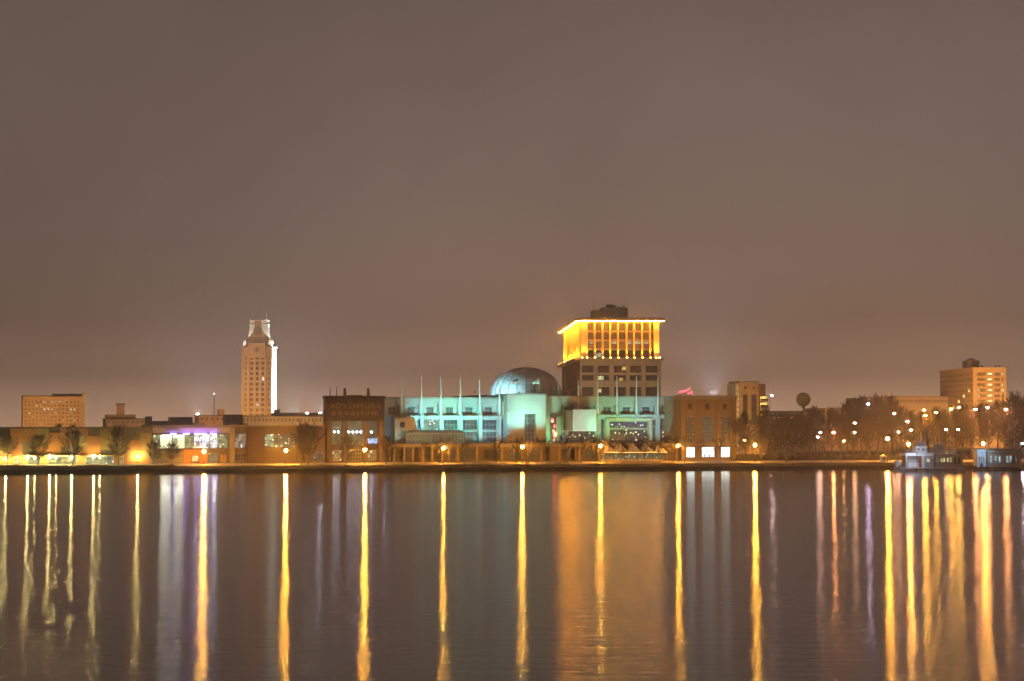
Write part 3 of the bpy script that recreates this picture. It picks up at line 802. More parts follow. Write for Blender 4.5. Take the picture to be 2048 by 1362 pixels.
# ------------------------------------------------------------------ aquarium: wings, central block, dome
def aquarium():
    f = Frame(1065, 52)
    t = f.root('aquarium_building', 'long pale concrete aquarium with teal-lit wings and a grey dome', 'building')
    zd = f.z(887)                                    # terrace level
    dg = mat('aquarium_glass', (.07,.07,.085), .2, .3, .5)
    # ---- left wing
    zt = f.z(798)
    wins = [(777,792),(816,831),(854,869),(893,908),(932,947),(971,986)]
    low = [(833,841),(848,877),(888,916),(926,955),(965,994)]
    rec = [f.rect(a-7, c+7, 808.5, 830) for a, c in wins]
    holes = rec + [f.rect(a, c, 839, 883) for a, c in low] + [f.rect(1003, 1032, 839, 883)]
    MB().body(f.u(768), f.u(1035), 36, zd-.5, zt, holes, 0, 1.6).build('left_wing_wall', conc, t)
    MB().box(f.u(767), f.u(1035), -.5, 36.3, zt+.003, zt+.6).build('left_wing_parapet', concd, t)
    for a, c in wins:
        r0 = f.rect(a-7, c+7, 808.5, 830)
        b = MB(); h = f.rect(a, c, 814, 829.0); b.wall(r0[0], r0[1], r0[2], r0[3], [h], 1.3, .3); b.build('recess_wall', conc, t)
        window(t, h, 1.3, 2, 2, framem, dg, .1, .14)
    blue = lit_glass('aquarium_dusk', (.22,.20,.30), (.12,.12,.18), .28, .6, .3, .7, .25)
    grn = lit_glass('aquarium_green', (.32,.55,.35), (.5,.6,.4), .55, .6, .3, .7, .25, dots=3, dotcol=(.95,1,.95))
    for i, (a, c) in enumerate(low + [(1003,1032)]):
        g = grn if i in (1,) else (dg if i in (0, 5) else blue)
        window(t, f.rect(a, c, 839, 860), 0, 4, 2, framem, g, .6, .14)
        window(t, f.rect(a, c, 863, 883), 0, 4, 2, framem, dg if i != 3 else blue, .6, .14)
        r = f.rect(a, c, 860, 863); MB().box(r[0], r[1], .5, 1.55, r[2], r[3]).build('spandrel', concd, t)
    for x in (803, 842.5, 881.5, 920.5, 959.5, 998.5):           # piers that carry the flagpoles
        r = f.rect(x-3, x+3, 826, 886)
        MB().box(r[0], r[1], -1.2, -.004, zd-.4, f.z(826)).build('pier', conc, t)
    r = f.rect(797, 1035, 831.5, 836); MB().box(r[0], r[1], -.6, -.004, r[2], r[3]).build('string_course', conc, t)
    # ---- central block below the dome
    wB = -6.0
    zb = f.z(791, wB)
    u0, u1 = f.u(1014, wB), f.u(1092, wB)
    door = f.rect(1049, 1072, 827, 884, wB)
    MB().body(u0, u1, 40, zd-.5, zb, [door], wB, 2.2).build('central_block_wall', conc, t)
    window(t, door, wB, 3, 6, framem, lit_glass('entry_dusk', (.25,.32,.24), (.14,.16,.15), .4, .5, .3, .7, .3), 1.4, .16, 'entrance_glazing')
    MB().box(f.u(940, 4), f.u(1014, wB)-.01, 2, 34, zt+.61, f.z(791, 2)).build('drum_wall', concd, t)
    r = f.rect(1003, 1013, 802, 829, -1.5); MB().box(r[0], r[1], -1.6, -.61, r[2], r[3]).build('stair_panel', tanwall, t)
    MB().box(u0-.4, u1+.4, wB-.5, 33, zb+.003, zb+.7).build('central_parapet', concd, t)
    for x in (1040,):
        MB().box(f.u(x,wB)-.06, f.u(x,wB)+.06, wB-.06, wB-.004, f.z(826,wB), zb).build('panel_joint', concd, t)
    for k in range(3):
        y = 800 + k*9; MB().box(u0+.1, u1-.1, wB-.05, wB-.004, f.z(y,wB)-.05, f.z(y,wB)+.05).build('panel_joint', concd, t)
    # ---- recess right of the block with the red hanging lights
    MB().box(f.u(1092.2,2), f.u(1124,2), 2, 30, zd-.5, f.z(792,2)).build('recess_block', conc, t)
    r = f.rect(1100, 1113, 827, 883, 1.9); MB().box(r[0], r[1], 1.6, 1.99, r[2], r[3]).build('recess_glass', dg, t)
    red = emi('red_lamp', (1.0,.05,.08), 5)
    for x, y, s in ((1105,841,.55),(1109,852,.4),(1107,862,.4),(1110,869,.75),(1108,880,.3)):
        MB().sphere((f.u(x,1), 1.0, f.z(y,1)), s, 8, 5, 1.5).build('red_lantern', red, t)
    r = f.rect(1114, 1122, 832, 884, .5); MB().box(r[0], r[1], .5, 1.99, zd-.4, r[3]).build('white_pier', conc, t)
    # ---- right wing
    zr = f.z(794)
    wr = [(1130,1140),(1168,1184),(1208,1224),(1247,1263),(1286,1302),(1326,1341)]
    rec = [f.rect(a-7, c+7, 810, 827.5) for a, c in wr]
    holes = rec + [f.rect(1218, 1296, 843, 886), f.rect(1202, 1209, 838, 884), f.rect(1305, 1312, 838, 884), f.rect(1320, 1334, 836, 884), f.rect(1126, 1134, 833, 884), f.rect(1137, 1190, 862, 884)]
    MB().body(f.u(1124.2), f.u(1359), 36, zd-.5, zr, holes, 0, 1.6).build('right_wing_wall', conc, t)
    MB().box(f.u(1124), f.u(1359.4), -.4, 36.2, zr+.003, zr+.5).build('right_wing_parapet', concd, t)
    for a, c in wr:
        r0 = f.rect(a-7, c+7, 810, 827.5)
        b = MB(); h = f.rect(a, c, 813, 826.5); b.wall(r0[0], r0[1], r0[2], r0[3], [h], 1.3, .3); b.build('recess_wall', conc, t)
        window(t, h, 1.3, 2, 2, framem, dg, .1, .14)
    # framed great window
    for (a, c, y0, y1) in ((1211,1217.8,836,886),(1296.2,1303,836,886),(1217.8,1296.2,836,842.8)):
        r = f.rect(a, c, y0, y1); MB().box(r[0], r[1], -.9, -.004, r[2], r[3]).build('window_surround', tanwall, t)
    gw = lit_glass('great_sparkle', (.20,.24,.17), (.12,.12,.10), .35, .6, .3, .7, .25, dots=3.2, dotcol=(1,.74,.42))
    gp = lit_glass('great_purple', (.22,.14,.32), (.14,.10,.2), .5, .6, .3, .7, .3, dots=2.2, dotcol=(.8,1,1))
    for k in range(4):
        a = 1218 + 19.5*k
        window(t, f.rect(a, a+19.5, 843, 856), 0, 2, 1, framed, gp, .8, .14)
        window(t, f.rect(a, a+19.5, 859, 886), 0, 2, 2, framed, gw, .8, .14)
    r = f.rect(1218, 1296, 856, 859); MB().box(r[0], r[1], .6, 1.55, r[2], r[3]).build('spandrel', tanwall, t)
    for a, c, y0, y1, g in ((1202,1209,838,884,blue),(1305,1312,838,884,gw),(1320,1334,836,884,gw),(1126,1134,833,884,lit_glass('ice_window', (.55,.75,.9), (.3,.4,.5), .8, .5, .35,.65,.1)),(1137,1190,862,884,gw)):
        window(t, f.rect(a, c, y0, y1), 0, max(1, int((c-a)/9)), 4 if y1-y0 > 30 else 2, framem, g, .7, .13)
    for x in (1157, 1195.5, 1234, 1273, 1316):
        r = f.rect(x-2.6, x+2.6, 826, 836); MB().box(r[0], r[1], -1.0, -.004, r[2], f.z(826)).build('pier', conc, t)
    r = f.rect(1124, 1336, 829, 834); MB().box(r[0], r[1], -.5, -.004, r[2], r[3]).build('string_course', conc, t)
    # blank projecting box, olive sign panel, bright end pier
    r = f.rect(1146, 1191, 820, 861, -7); b = MB(); b.box(r[0], r[1], -7, -1.1, r[2], r[3]); b.build('projecting_box', mat('pale_panel', (.5,.56,.56), .6, .05, .3), t)
    r2 = f.rect(1133, 1145.8, 821, 861, -6.5); MB().box(r2[0], r[0]-.01, -6.5, -1.1, r[2]+.1, r[3]-.1).build('projecting_box_side', olive, t)
    b = MB(); b.box(r[0]-.15, r[1]+.15, -7.3, -7.004, r[3]-.25, r[3]+.2); b.box(r[0]-.15, r[1]+.15, -7.3, -7.004, r[2]-.2, r[2]+.25); b.box(r[1]-.25, r[1]+.15, -7.29, -7.006, r[2], r[3]); b.box(r[0]-.15, r[0]+.25, -7.29, -7.006, r[2], r[3])
    b.build('box_edge_trim', steel, t)
    r = f.rect(1340, 1353, 818, 859, -2); MB().box(r[0], r[1], -2.3, -1.3, r[2], r[3]).build('sign_panel', mat('olive_sign', (.33,.26,.09), .7, .1), t)
    r = f.rect(1337, 1340, 817, 860, -2); MB().box(r[0], r[1]-.01, -2.5, -.004, r[2], r[3]).build('sign_edge', whitep, t)
    MB().box(f.u(1353.5), f.u(1359.2), -1.6, -.004, zd-.4, f.z(788)).build('end_pier', whitep, t)
    # ---- dome: base ring, gores and ribs
    cu, cw = f.u(1052, 22), 22.0
    R = (f.u(1120.5, 22) - f.u(983, 22))/2
    zb0 = zb + .7; ztop = f.z(735, 22); hh = ztop - f.z(790, 22)
    q = link('dome', None, t, (cu, cw, f.z(790, 22)))
    N = 24
    def pt(a, e, k=1.0): return (R*k*math.cos(e)*math.cos(a), R*k*math.cos(e)*math.sin(a), hh*k*math.sin(e)**0.96)
    gore = MB(); M = 10
    for j in range(M):
        e0, e1 = math.pi/2*j/M, math.pi/2*(j+1)/M
        for i in range(2):
            a0, a1 = 2*math.pi/N*i/2, 2*math.pi/N*(i+1)/2
            gore.quad(pt(a0,e0), pt(a1,e0), pt(a1,e1), pt(a0,e1))
    gm = gore.mesh('dome_panel', mat('dome_metal', (.36,.42,.43), .5, .12, .12, metal=0.1, spec=.5), True)
    rib = MB()
    for j in range(M):
        e0, e1 = math.pi/2*j/M, math.pi/2*(j+1)/M
        w0, w1 = .012*(.25+math.cos(e0)), .012*(.25+math.cos(e1))
        rib.quad(pt(-w0,e0,1.012), pt(w0,e0,1.012), pt(w1,e1,1.012), pt(-w1,e1,1.012))
        rib.quad(pt(-w0,e0,.998), pt(-w0,e0,1.012), pt(-w1,e1,1.012), pt(-w1,e1,.998))
        rib.quad(pt(w0,e0,1.012), pt(w0,e0,.998), pt(w1,e1,.998), pt(w1,e1,1.012))
    rm = rib.mesh('dome_rib', mat('dome_rib_metal', (.20,.23,.25), .5, .1))
    for k in range(N):
        link('dome_panel', gm, q, None, 2*math.pi*k/N); link('dome_rib', rm, q, None, 2*math.pi*k/N)
    MB().lathe([(R+.5, -1.2), (R+.5, .05), (R-.2, .05)], 48).build('dome_base_ring', concd, q)
    return f, zd
af, ZD = aquarium()

# floodlights on the terrace washing the aquarium walls
TEAL = (.20, .98, .76)
TEALB = (.22, .80, 1.0)
GRN = (.20, 1.0, .50)
def aq_flood(lab, px, w, z, tpx, tw, tpy, c, P, cone=95):
    floodlight(lab, af.world(af.u(px, w), w, z), af.world(af.u(tpx, tw), tw, af.z(tpy)), c, P*1.15, cone, 'teal floodlights on the aquarium terrace', lens=1.5, size=.3)
ZG = af.z(861, -9)
for i, (px, c, P) in enumerate(((786,TEALB,2000),(842,TEALB,8000),(865,TEAL,12500),(904,TEAL,14500),(943,TEAL,20000),(982,TEALB,22000))):
    up = i in (1, 2, 3)
    aq_flood('floodlight on the terrace below the %s flagpole from the sign building' % ['first','second','third','fourth','fifth','sixth'][i], px, -9.5 if up else -13, ZG+1.0 if up else ZD+1.0, px, 0, 818 if up else 815, c, P, 120 if up else 100)
aq_flood('strong floodlight aimed at the central block, left of its entrance', 1036, -17, ZD+1.2, 1045, -6, 804, (.32,1.0,.78), 30000, 70)
aq_flood('strong floodlight aimed at the central block, right of its entrance', 1076, -17, ZD+1.2, 1074, -6, 806, (.32,1.0,.78), 27000, 70)
aq_flood('green floodlight beside the red hanging lanterns', 1099, -6, ZD+.8, 1100, 2, 850, (.2,1.0,.42), 7000)
aq_flood('floodlight in front of the projecting pale box', 1168, -20, ZD+1.0, 1170, -7, 838, (.35,1.0,.85), 9000, 70)
for i, (px, c, P) in enumerate(((1205,GRN,10000),(1250,GRN,13000),(1300,TEALB,15000))):
    aq_flood('floodlight on the terrace at the %s flagpole right of the pale box' % ['first','second','third'][i], px, -13, ZD+1.0, px, 0, 815, c, P)
aq_flood('floodlight close to the bright end pier of the right wing', 1352, -6, ZD+1.0, 1356, -1, 830, (.6,1.0,.92), 6000)
# floods on the block roof for the dome
for lab, px, w, tp, P in (('roof floodlight left of the dome', 950, 12, 1010, 26000), ('roof floodlight before the dome', 1012, 4, 1030, 11000)):
    floodlight(lab, af.world(af.u(px, w), w, af.z(791)+1.6), af.world(af.u(tp, 20), 20, af.z(765)), (.48,.88,.95), P, 100, 'dome floodlights', lens=2, size=.3)

# ------------------------------------------------------------------ flagpoles and flags
pole_spec = [(803,752,'bare pale flagpole, first from the sign building'), (842.5,752,'bare pale flagpole, second from the sign building'),
    (881.5,757,'bare pale flagpole, third from the sign building'), (920.5,759,'bare pale flagpole, fourth from the sign building'),
    (959.5,761,'bare pale flagpole just left of the dome'), (999,768,'thin flagpole in front of the left slope of the dome'),
    (1038,757,'flagpole with a dark flag in front of the dome'), (1078,758,'flagpole with a pale flag in front of the dome'),
    (1117,759,'flagpole at the right edge of the dome'), (1156.5,759,'flagpole before the left edge of the tall gold-crowned tower'),
    (1195.5,762,'flagpole before the tower at its two lit windows'), (1234,753,'flagpole before the middle of the tower'),
    (1273,752,'flagpole before the right half of the tower'), (1316,754,'flagpole before the right edge of the tower')]
for x, y, lab in pole_spec:
    w = -1.6 if not 1020 < x < 1120 else -5.0
    yb = 828 if not 1020 < x < 1120 else 790
    p = af.world(af.u(x, w), w, af.z(yb, w)); 
    if 1020 < x < 1120: p.z = af.z(791, -6) + .7 + 3.0 + .003
    ztop = af.z(y, w) + 3.0
    t = thing('flagpole', lab, 'flagpole', p, YAW, 'flagpoles along the aquarium front')
    hgt = ztop - p.z
    MB().tube((0,0,0), (0,0,hgt), .40 if hgt > 10 else .15, .15 if hgt > 10 else .09, 8).build('pole', steel, t)
    MB().sphere((0,0,hgt+.12), .17, 8, 5).build('finial', steel, t)
    MB().box(-.45, .45, -.3, .3, 0, .5).build('base', concd, t)
    if hgt > 8:
        MB().box(-.15, .15, -1.25, -.95, -.6, -.3).build('uplight', darkst, t)
        spot_into(t, (0, -1.1, -.25), (0, -.15, hgt*.8), (.80,.97,1.0), 2600, 16, .06)
def flag(label, x, y, c, m):
    w = -5.0; p = af.world(af.u(x, w)-.12, w, af.z(y, w))
    b = MB(); n = 10
    P = lambda i, j: (-2.4*i/n, .22*math.sin(i*1.1)*i/n, -.55*(i/n)**1.3 - 1.5*j)
    for i in range(n):
        b.quad(P(i,0), P(i+1,0), P(i+1,1), P(i,1))
    o = b.build('flag', m, None, True, p); o.rotation_euler = (0,0,YAW)
    sm = o.modifiers.new('thickness', 'SOLIDIFY'); sm.thickness = .02
    tag(o, label, 'flag', 'flags in front of the dome')
fm = bpy.data.materials.new('striped_flag'); fm.use_nodes = True
n_ = fm.node_tree.nodes; l_ = fm.node_tree.links
tc_ = n_.new('ShaderNodeTexCoord'); sx_ = n_.new('ShaderNodeSeparateXYZ'); l_.new(tc_.outputs['Object'], sx_.inputs[0])
mm = n_.new('ShaderNodeMath'); mm.operation = 'MULTIPLY'; mm.inputs[1].default_value = 4.3
fr_ = n_.new('ShaderNodeMath'); fr_.operation = 'FRACT'; gt_ = n_.new('ShaderNodeMath'); gt_.operation = 'GREATER_THAN'; gt_.inputs[1].default_value = .5
l_.new(sx_.outputs['Z'], mm.inputs[0]); l_.new(mm.outputs[0], fr_.inputs[0]); l_.new(fr_.outputs[0], gt_.inputs[0])
mx_ = n_.new('ShaderNodeMix'); mx_.data_type = 'RGBA'; mx_.inputs[6].default_value = (.6,.55,.58,1); mx_.inputs[7].default_value = (.4,.05,.08,1)
l_.new(gt_.outputs[0], mx_.inputs[0])
gx_ = n_.new('ShaderNodeMath'); gx_.operation = 'GREATER_THAN'; gx_.inputs[1].default_value = -1.1; l_.new(sx_.outputs['X'], gx_.inputs[0])
gz_ = n_.new('ShaderNodeMath'); gz_.operation = 'GREATER_THAN'; gz_.inputs[1].default_value = -.95; l_.new(sx_.outputs['Z'], gz_.inputs[0])
an_ = n_.new('ShaderNodeMath'); an_.operation = 'MULTIPLY'; l_.new(gx_.outputs[0], an_.inputs[0]); l_.new(gz_.outputs[0], an_.inputs[1])
m3_ = n_.new('ShaderNodeMix'); m3_.data_type = 'RGBA'; m3_.inputs[7].default_value = (.05,.05,.2,1)
l_.new(an_.outputs[0], m3_.inputs[0]); l_.new(mx_.outputs[2], m3_.inputs[6]); l_.new(m3_.outputs[2], n_['Principled BSDF'].inputs['Base Color'])
flag('small striped flag with dark blue corner flying before the dome', 1038, 757.5, None, fm)
flag('small pale blue-white flag flying before the dome', 1078, 759, None, mat('pale_flag', (.5,.6,.65), .8, .15, 1.5))

# ------------------------------------------------------------------ terrace and arcade in front of the aquarium
def terrace():
    f = Frame(1065, 31)
    t = f.root('terrace', 'raised terrace with arcade of columns lit orange in front of the aquarium', 'terrace')
    zt = f.z(888); zs = f.z(893)
    MB().box(f.u(779), f.u(1361), -1.2, 24, zs, zt).build('deck_slab', concd, t)
    MB().box(f.u(779), f.u(1361), -1.32, -1.204, zs+.15, zt+.2).build('deck_edge', mat('pale_edge', (.20,.18,.155), .8, .1), t)
    b = MB()
    bays = []
    x = 845
    while x < 1130:
        bays.append((x, x+17)); x += 24
    bays = [(796,806),(812,822),(848,862),(868,882),(893,912),(922,950),(968,1000),(1018,1040),(1056,1078),(1125,1150),(1170,1192)]
    holes = [f.rect(a, c, 898, 918, 4) for a, c in bays]
    MB().wall(f.u(779,4), f.u(1361,4), -.2, zs, holes, 4.0, .8).build('back_wall', mat('arcade_wall', (.14,.11,.07), .9, .15, .5), t)
    dim = lit_glass('arcade_glass', (.20,.22,.08), (.15,.11,.04), .4, .6, .3, .7, .2)
    for i, ((a, c), h) in enumerate(zip(bays, holes)):
        window(t, h, 4.0, max(1, int((c-a)/9)), 2, framed, dark_glass if i % 3 == 0 else dim, .4, .13)
    MB().box(f.u(779), f.u(779)+.5, 0, 24, -.2, zs).build('end_wall', concd, t)
    cm = MB().box(-.38, .38, -.35, .35, -.2, zs-.003).mesh('column', mat('column_stone', (.24,.185,.11), .9, .15, .6))
    for x in (788, 808, 826, 845, 864, 884, 915, 953, 1003, 1044, 1082, 1118, 1158, 1196, 1236, 1276, 1316, 1352):
        link('column', cm, t, (f.u(x), -.4, 0))
    # deck railing
    rp = MB().box(-.04,.04,-1.1,-1.02,0,1.1).mesh('railing_post', darkst)
    u0, u1 = f.u(779), f.u(1361)
    for i in range(70): link('railing_post', rp, t, (u0+.2+(u1-u0-.4)*i/69, 0, zt))
    for z in (.55, 1.1): MB().box(u0, u1, -1.09, -1.03, zt+z-.03, zt+z+.03).build('railing', darkst, t)
    return f
tf = terrace()

def tan_pavilion():
    f = Frame(811, 44)
    t = f.root('tan_pavilion', 'small tan cube with one square window beside the aquarium glass canopy', 'pavilion')
    h = f.rect(800, 810, 844, 855)
    z0 = f.z(888)
    MB().body(f.u(790), f.u(832), 7, z0, f.z(837), [h], 0, .4).build('wall', tanwall, t)
    MB().box(f.u(789.5), f.u(832.5), -.15, 7.1, f.z(837)+.003, f.z(835.6)).build('roof', concd, t)
    window(t, h, 0, 2, 2, framed, dark_glass, .15, .12)
    # lean-to glazed gallery along the terrace
    t = f.root('glass_gallery', 'long low glazed gallery with shallow pale roof on the terrace', 'gallery')
    u0, u1 = f.u(812,-4), f.u(928,-4)
    zt, ze = f.z(863,-4), f.z(867,-4)
    b = MB(); b.v = [(u0,-4,ze),(u1,-4,ze),(u1,-.2,zt+.3),(u0+3,-.2,zt+.3),(u0,-4,ze+.25),(u1,-4,ze+.25),(u1,-.2,zt+.55),(u0+3,-.2,zt+.55)]
    b.f = [(0,3,2,1),(4,5,6,7),(0,1,5,4),(1,2,6,5),(2,3,7,6),(3,0,4,7)]; b.mi = [0]*6
    b.build('roof', mat('pale_metal_roof', (.42,.48,.50), .4, .1, .3, spec=.5), t)
    gg = lit_glass('gallery_green', (.10,.22,.15), (.16,.24,.14), .8, .5, .3, .7, .4)
    n = 9
    for i in range(n):
        a = u0 + (u1-u0)*i/n + .05; c = u0 + (u1-u0)*(i+1)/n - .05
        window(t, (a, c, z0+.05, ze-.02), -4, 2, 2, framem, gg, .1, .14)
    MB().box(u1-.2, u1, -3.7, -.2, z0, ze).build('end_wall', concd, t)
tan_pavilion()

def awning():
    f = Frame(1268, 24)
    t = f.root('tent_awning', 'grey fabric awning with peaked bays along the promenade below the right wing', 'awning')
    zt, ze, zb = f.z(888, 3), f.z(904), f.z(907)
    n = 5; u0, u1 = f.u(1206), f.u(1334)
    fab = mat('grey_canvas', (.36,.34,.36), .9, .12, .5)
    for i in range(n):
        a, c = u0+(u1-u0)*i/n, u0+(u1-u0)*(i+1)/n; m = (a+c)/2
        b = MB(); A, B, C, D, E = (a,0,ze),(c,0,ze),(c,6.5,ze),(a,6.5,ze),(m,3.2,zt+.4)
        b.tri(A,B,E); b.tri(B,C,E); b.tri(C,D,E); b.tri(D,A,E); b.quad(A,D,C,B)
        b.build('canopy_bay', fab, t)
        MB().tube((a+.06,.06,-.2),(a+.06,.06,ze), .06, .06, 6).build('post', steel, t)
        q = (a+.15, c-.15, f.z(919,5), f.z(908,5))
        window(t, q, 5.0, 3, 1, framem, lit_glass('cafe_glass', (.22,.3,.16), (.3,.28,.1), .55, .6, .3, .7, .2, dots=1.0, dotcol=(.6,.9,1)), 0, .12, 'screen')
    MB().tube((u1-.06,.06,-.2),(u1-.06,.06,ze), .06, .06, 6).build('post', steel, t)
    MB().box(u0, u1, -.06, .06, ze-.28, ze-.06).build('valance_light', emi('valance_light', (1.0,.55,.12), 2.5), t)
    MB().box(u0, u1, 4.6, 6.4, -.2, f.z(919,5)).build('counter', tanwall, t)
awning()

# ------------------------------------------------------------------ gold-crowned tower
def tower():
    f = Frame(1243, 165, yaw=math.radians(2.5))
    t = f.root('office_tower', 'tall office tower with glowing gold crown of fins and lower brown floors', 'tower')
    u0, u1 = f.u(1160), f.u(1323)
    D = f.wside(1124, u0)
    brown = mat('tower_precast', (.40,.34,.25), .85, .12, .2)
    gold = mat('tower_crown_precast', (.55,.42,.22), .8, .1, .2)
    zc = f.z(720); zt = f.z(644)
    gl = mat('tower_glass', (.08,.07,.075), .2, .4, .3)
    # lower floors
    bays = [(1164,1187),(1196,1219),(1228,1252),(1260,1283),(1292,1315)]
    rows = [(731,745),(750,761),(774,792),(800,815),(820,840)]
    holes = [f.rect(a, c, y0, y1) for a, c in bays for y0, y1 in rows]
    MB().body(u0, u1, D, 0, zc, holes, 0, .8).build('lower_floors_wall', brown, t)
    yl = lit_glass('tower_lit', (.95,.9,.5), (.6,.65,.3), 1.1, .9, .3, .6, .3)
    gd = lit_glass('tower_lit_gold', (1,.7,.15), (.8,.5,.1), 1.2, .9, .3, .6, .3)
    for i, (a, c) in enumerate(bays):
        for j, (y0, y1) in enumerate(rows):
            window(t, f.rect(a, c, y0, y1), 0, 3, 2, framed, gl, .4, .16)
    for x0, x1, y0, y1, g in ((1195,1208,752,760,yl),(1196,1203,777,785,yl),(1245,1252,733,740,gd),(1239,1247,756,762,gd)):
        r = f.rect(x0, x1, y0, y1); MB().box(r[0], r[1], .25, .36, r[2], r[3]).build('lit_pane', g, t)
    # grooves on the left side wall, and its band
    wy = [f.wside(x, u0) for x in (1126, 1131, 1136, 1141, 1146, 1151, 1156)]
    for w in wy: MB().box(u0-.35, u0-.004, w-.5, w+.5, 0, zc-2).build('side_rib', brown, t)
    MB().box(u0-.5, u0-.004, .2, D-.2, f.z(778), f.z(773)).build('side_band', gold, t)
    MB().box(u0-2.6, u1+.9, -1.9, D+.9, zc+.003, zc+.9).build('crown_ledge', brown, t)
    # crown: recessed glass wall, fins, cornice
    c0, c1, cd = u0+.3, u1-.3, D-.3
    zl = zc + .9
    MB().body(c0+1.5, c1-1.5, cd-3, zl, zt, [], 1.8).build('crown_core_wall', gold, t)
    fx = [1174,1190,1206,1221,1237,1254,1269,1285,1301]
    us = [f.u(1166)] + [f.u(x) for x in fx] + [f.u(1312)]
    for i in range(len(us)-1):
        a, c = us[i]+.55, us[i+1]-.55
        for j in range(4):
            q0, q1 = zl + (zt-zl)*(j+.08)/4, zl + (zt-zl)*(j+.86)/4
            g = gl
            if j == 1 and i in (0,1,4,7,8,9): pass
            window(t, (a, c, q0, q1), 1.55, 2, 2, framed, g, 0, .14)
            if (j == 1 and i in (1,4,6,7,8)) or (j == 0 and i == 2):
                MB().box(a+.1, c-.1, 1.48, 1.54, q1-1.1 if j else q0+.3, q1-.1 if j else q0+2.0).build('lit_pane', lit_glass('crown_lit', (.8,.9,.6), (.6,.7,.5), .9, .9), t)
    for x in fx:
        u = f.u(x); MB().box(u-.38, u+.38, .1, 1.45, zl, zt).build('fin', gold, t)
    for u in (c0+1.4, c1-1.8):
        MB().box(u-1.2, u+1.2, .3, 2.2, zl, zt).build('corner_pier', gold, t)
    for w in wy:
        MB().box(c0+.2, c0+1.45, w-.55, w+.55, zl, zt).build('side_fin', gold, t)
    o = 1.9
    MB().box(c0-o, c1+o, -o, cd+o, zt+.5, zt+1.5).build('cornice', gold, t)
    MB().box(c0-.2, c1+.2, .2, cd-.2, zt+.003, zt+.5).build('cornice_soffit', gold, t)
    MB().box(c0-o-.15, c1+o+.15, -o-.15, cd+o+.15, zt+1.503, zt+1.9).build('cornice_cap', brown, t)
    GOLD = (1.0,.37,.03)
    gm = emi('gold_strip', GOLD, 230.0)
    b = MB(); b.box(c0-o+.3, c1+o-.3, -o+.1, -o+.4, zt+.25, zt+.48); b.build('cornice_light', gm, t)
    b = MB(); b.box(c0-o+.1, c0-o+.4, -o+.5, cd+o-.3, zt+.25, zt+.48); b.build('cornice_light', gm, t)
    # uplights on the ledge
    um = emi('gold_uplight', (1.0,.62,.16), 25.0)
    GL = (1.0, .37, .03)
    for x in [1164] + fx + [1312]:
        u = f.u(x); MB().box(u-.3, u+.3, -1.7, -1.3, zl, zl+.3).build('uplight', um, t)
        spot_into(t, (u, -1.5, zl+.4), (u, .6, zl+(zt-zl)*.75), GL, 7000, 75, .1)
    for w in wy + [D*.93]:
        MB().box(c0-2.5, c0-2.1, w-.4, w+.4, zl, zl+.3).build('uplight', um, t)
        spot_into(t, (c0-2.3, w, zl+.4), (c0+.6, w, zl+(zt-zl)*.45), (1.0,.37,.035), 90000, 130, .1)
    u = f.u(1319); MB().box(u-.5, u+.5, -1.7, -1.2, zl, zl+.3).build('uplight', um, t)
    spot_into(t, (u, -1.5, zl+.4), (u, .6, zl+(zt-zl)*.7), GL, 18000, 75, .1)
    # penthouse and aerials
    zr = zt + 1.9
    MB().box(f.u(1203,10), f.u(1256,10), 10, 24, zr, f.z(615,10)).build('penthouse', concd, t)
    MB().box(f.u(1186,10), f.u(1203,10)-.01, 12, 22, zr, f.z(620,10)).build('penthouse_wing', concd, t)
    b = MB()
    for k in range(7): b.box(f.u(1214+k*5.5,10), f.u(1216.5+k*5.5,10), 10.5, 12, f.z(615,10), f.z(611 + (k%3)*1.2,10))
    b.box(f.u(1214,10), f.u(1230,10), 12, 16, f.z(615,10), f.z(608.5,10)); b.build('roof_plant', darkst, t)
    for x, y in ((1188,588),(1256,590),(1230,603)):
        MB().tube((f.u(x,11), 11, zr), (f.u(x,11), 11, f.z(y,11)), .10, .04, 5).build('aerial', darkst, t)
tower()

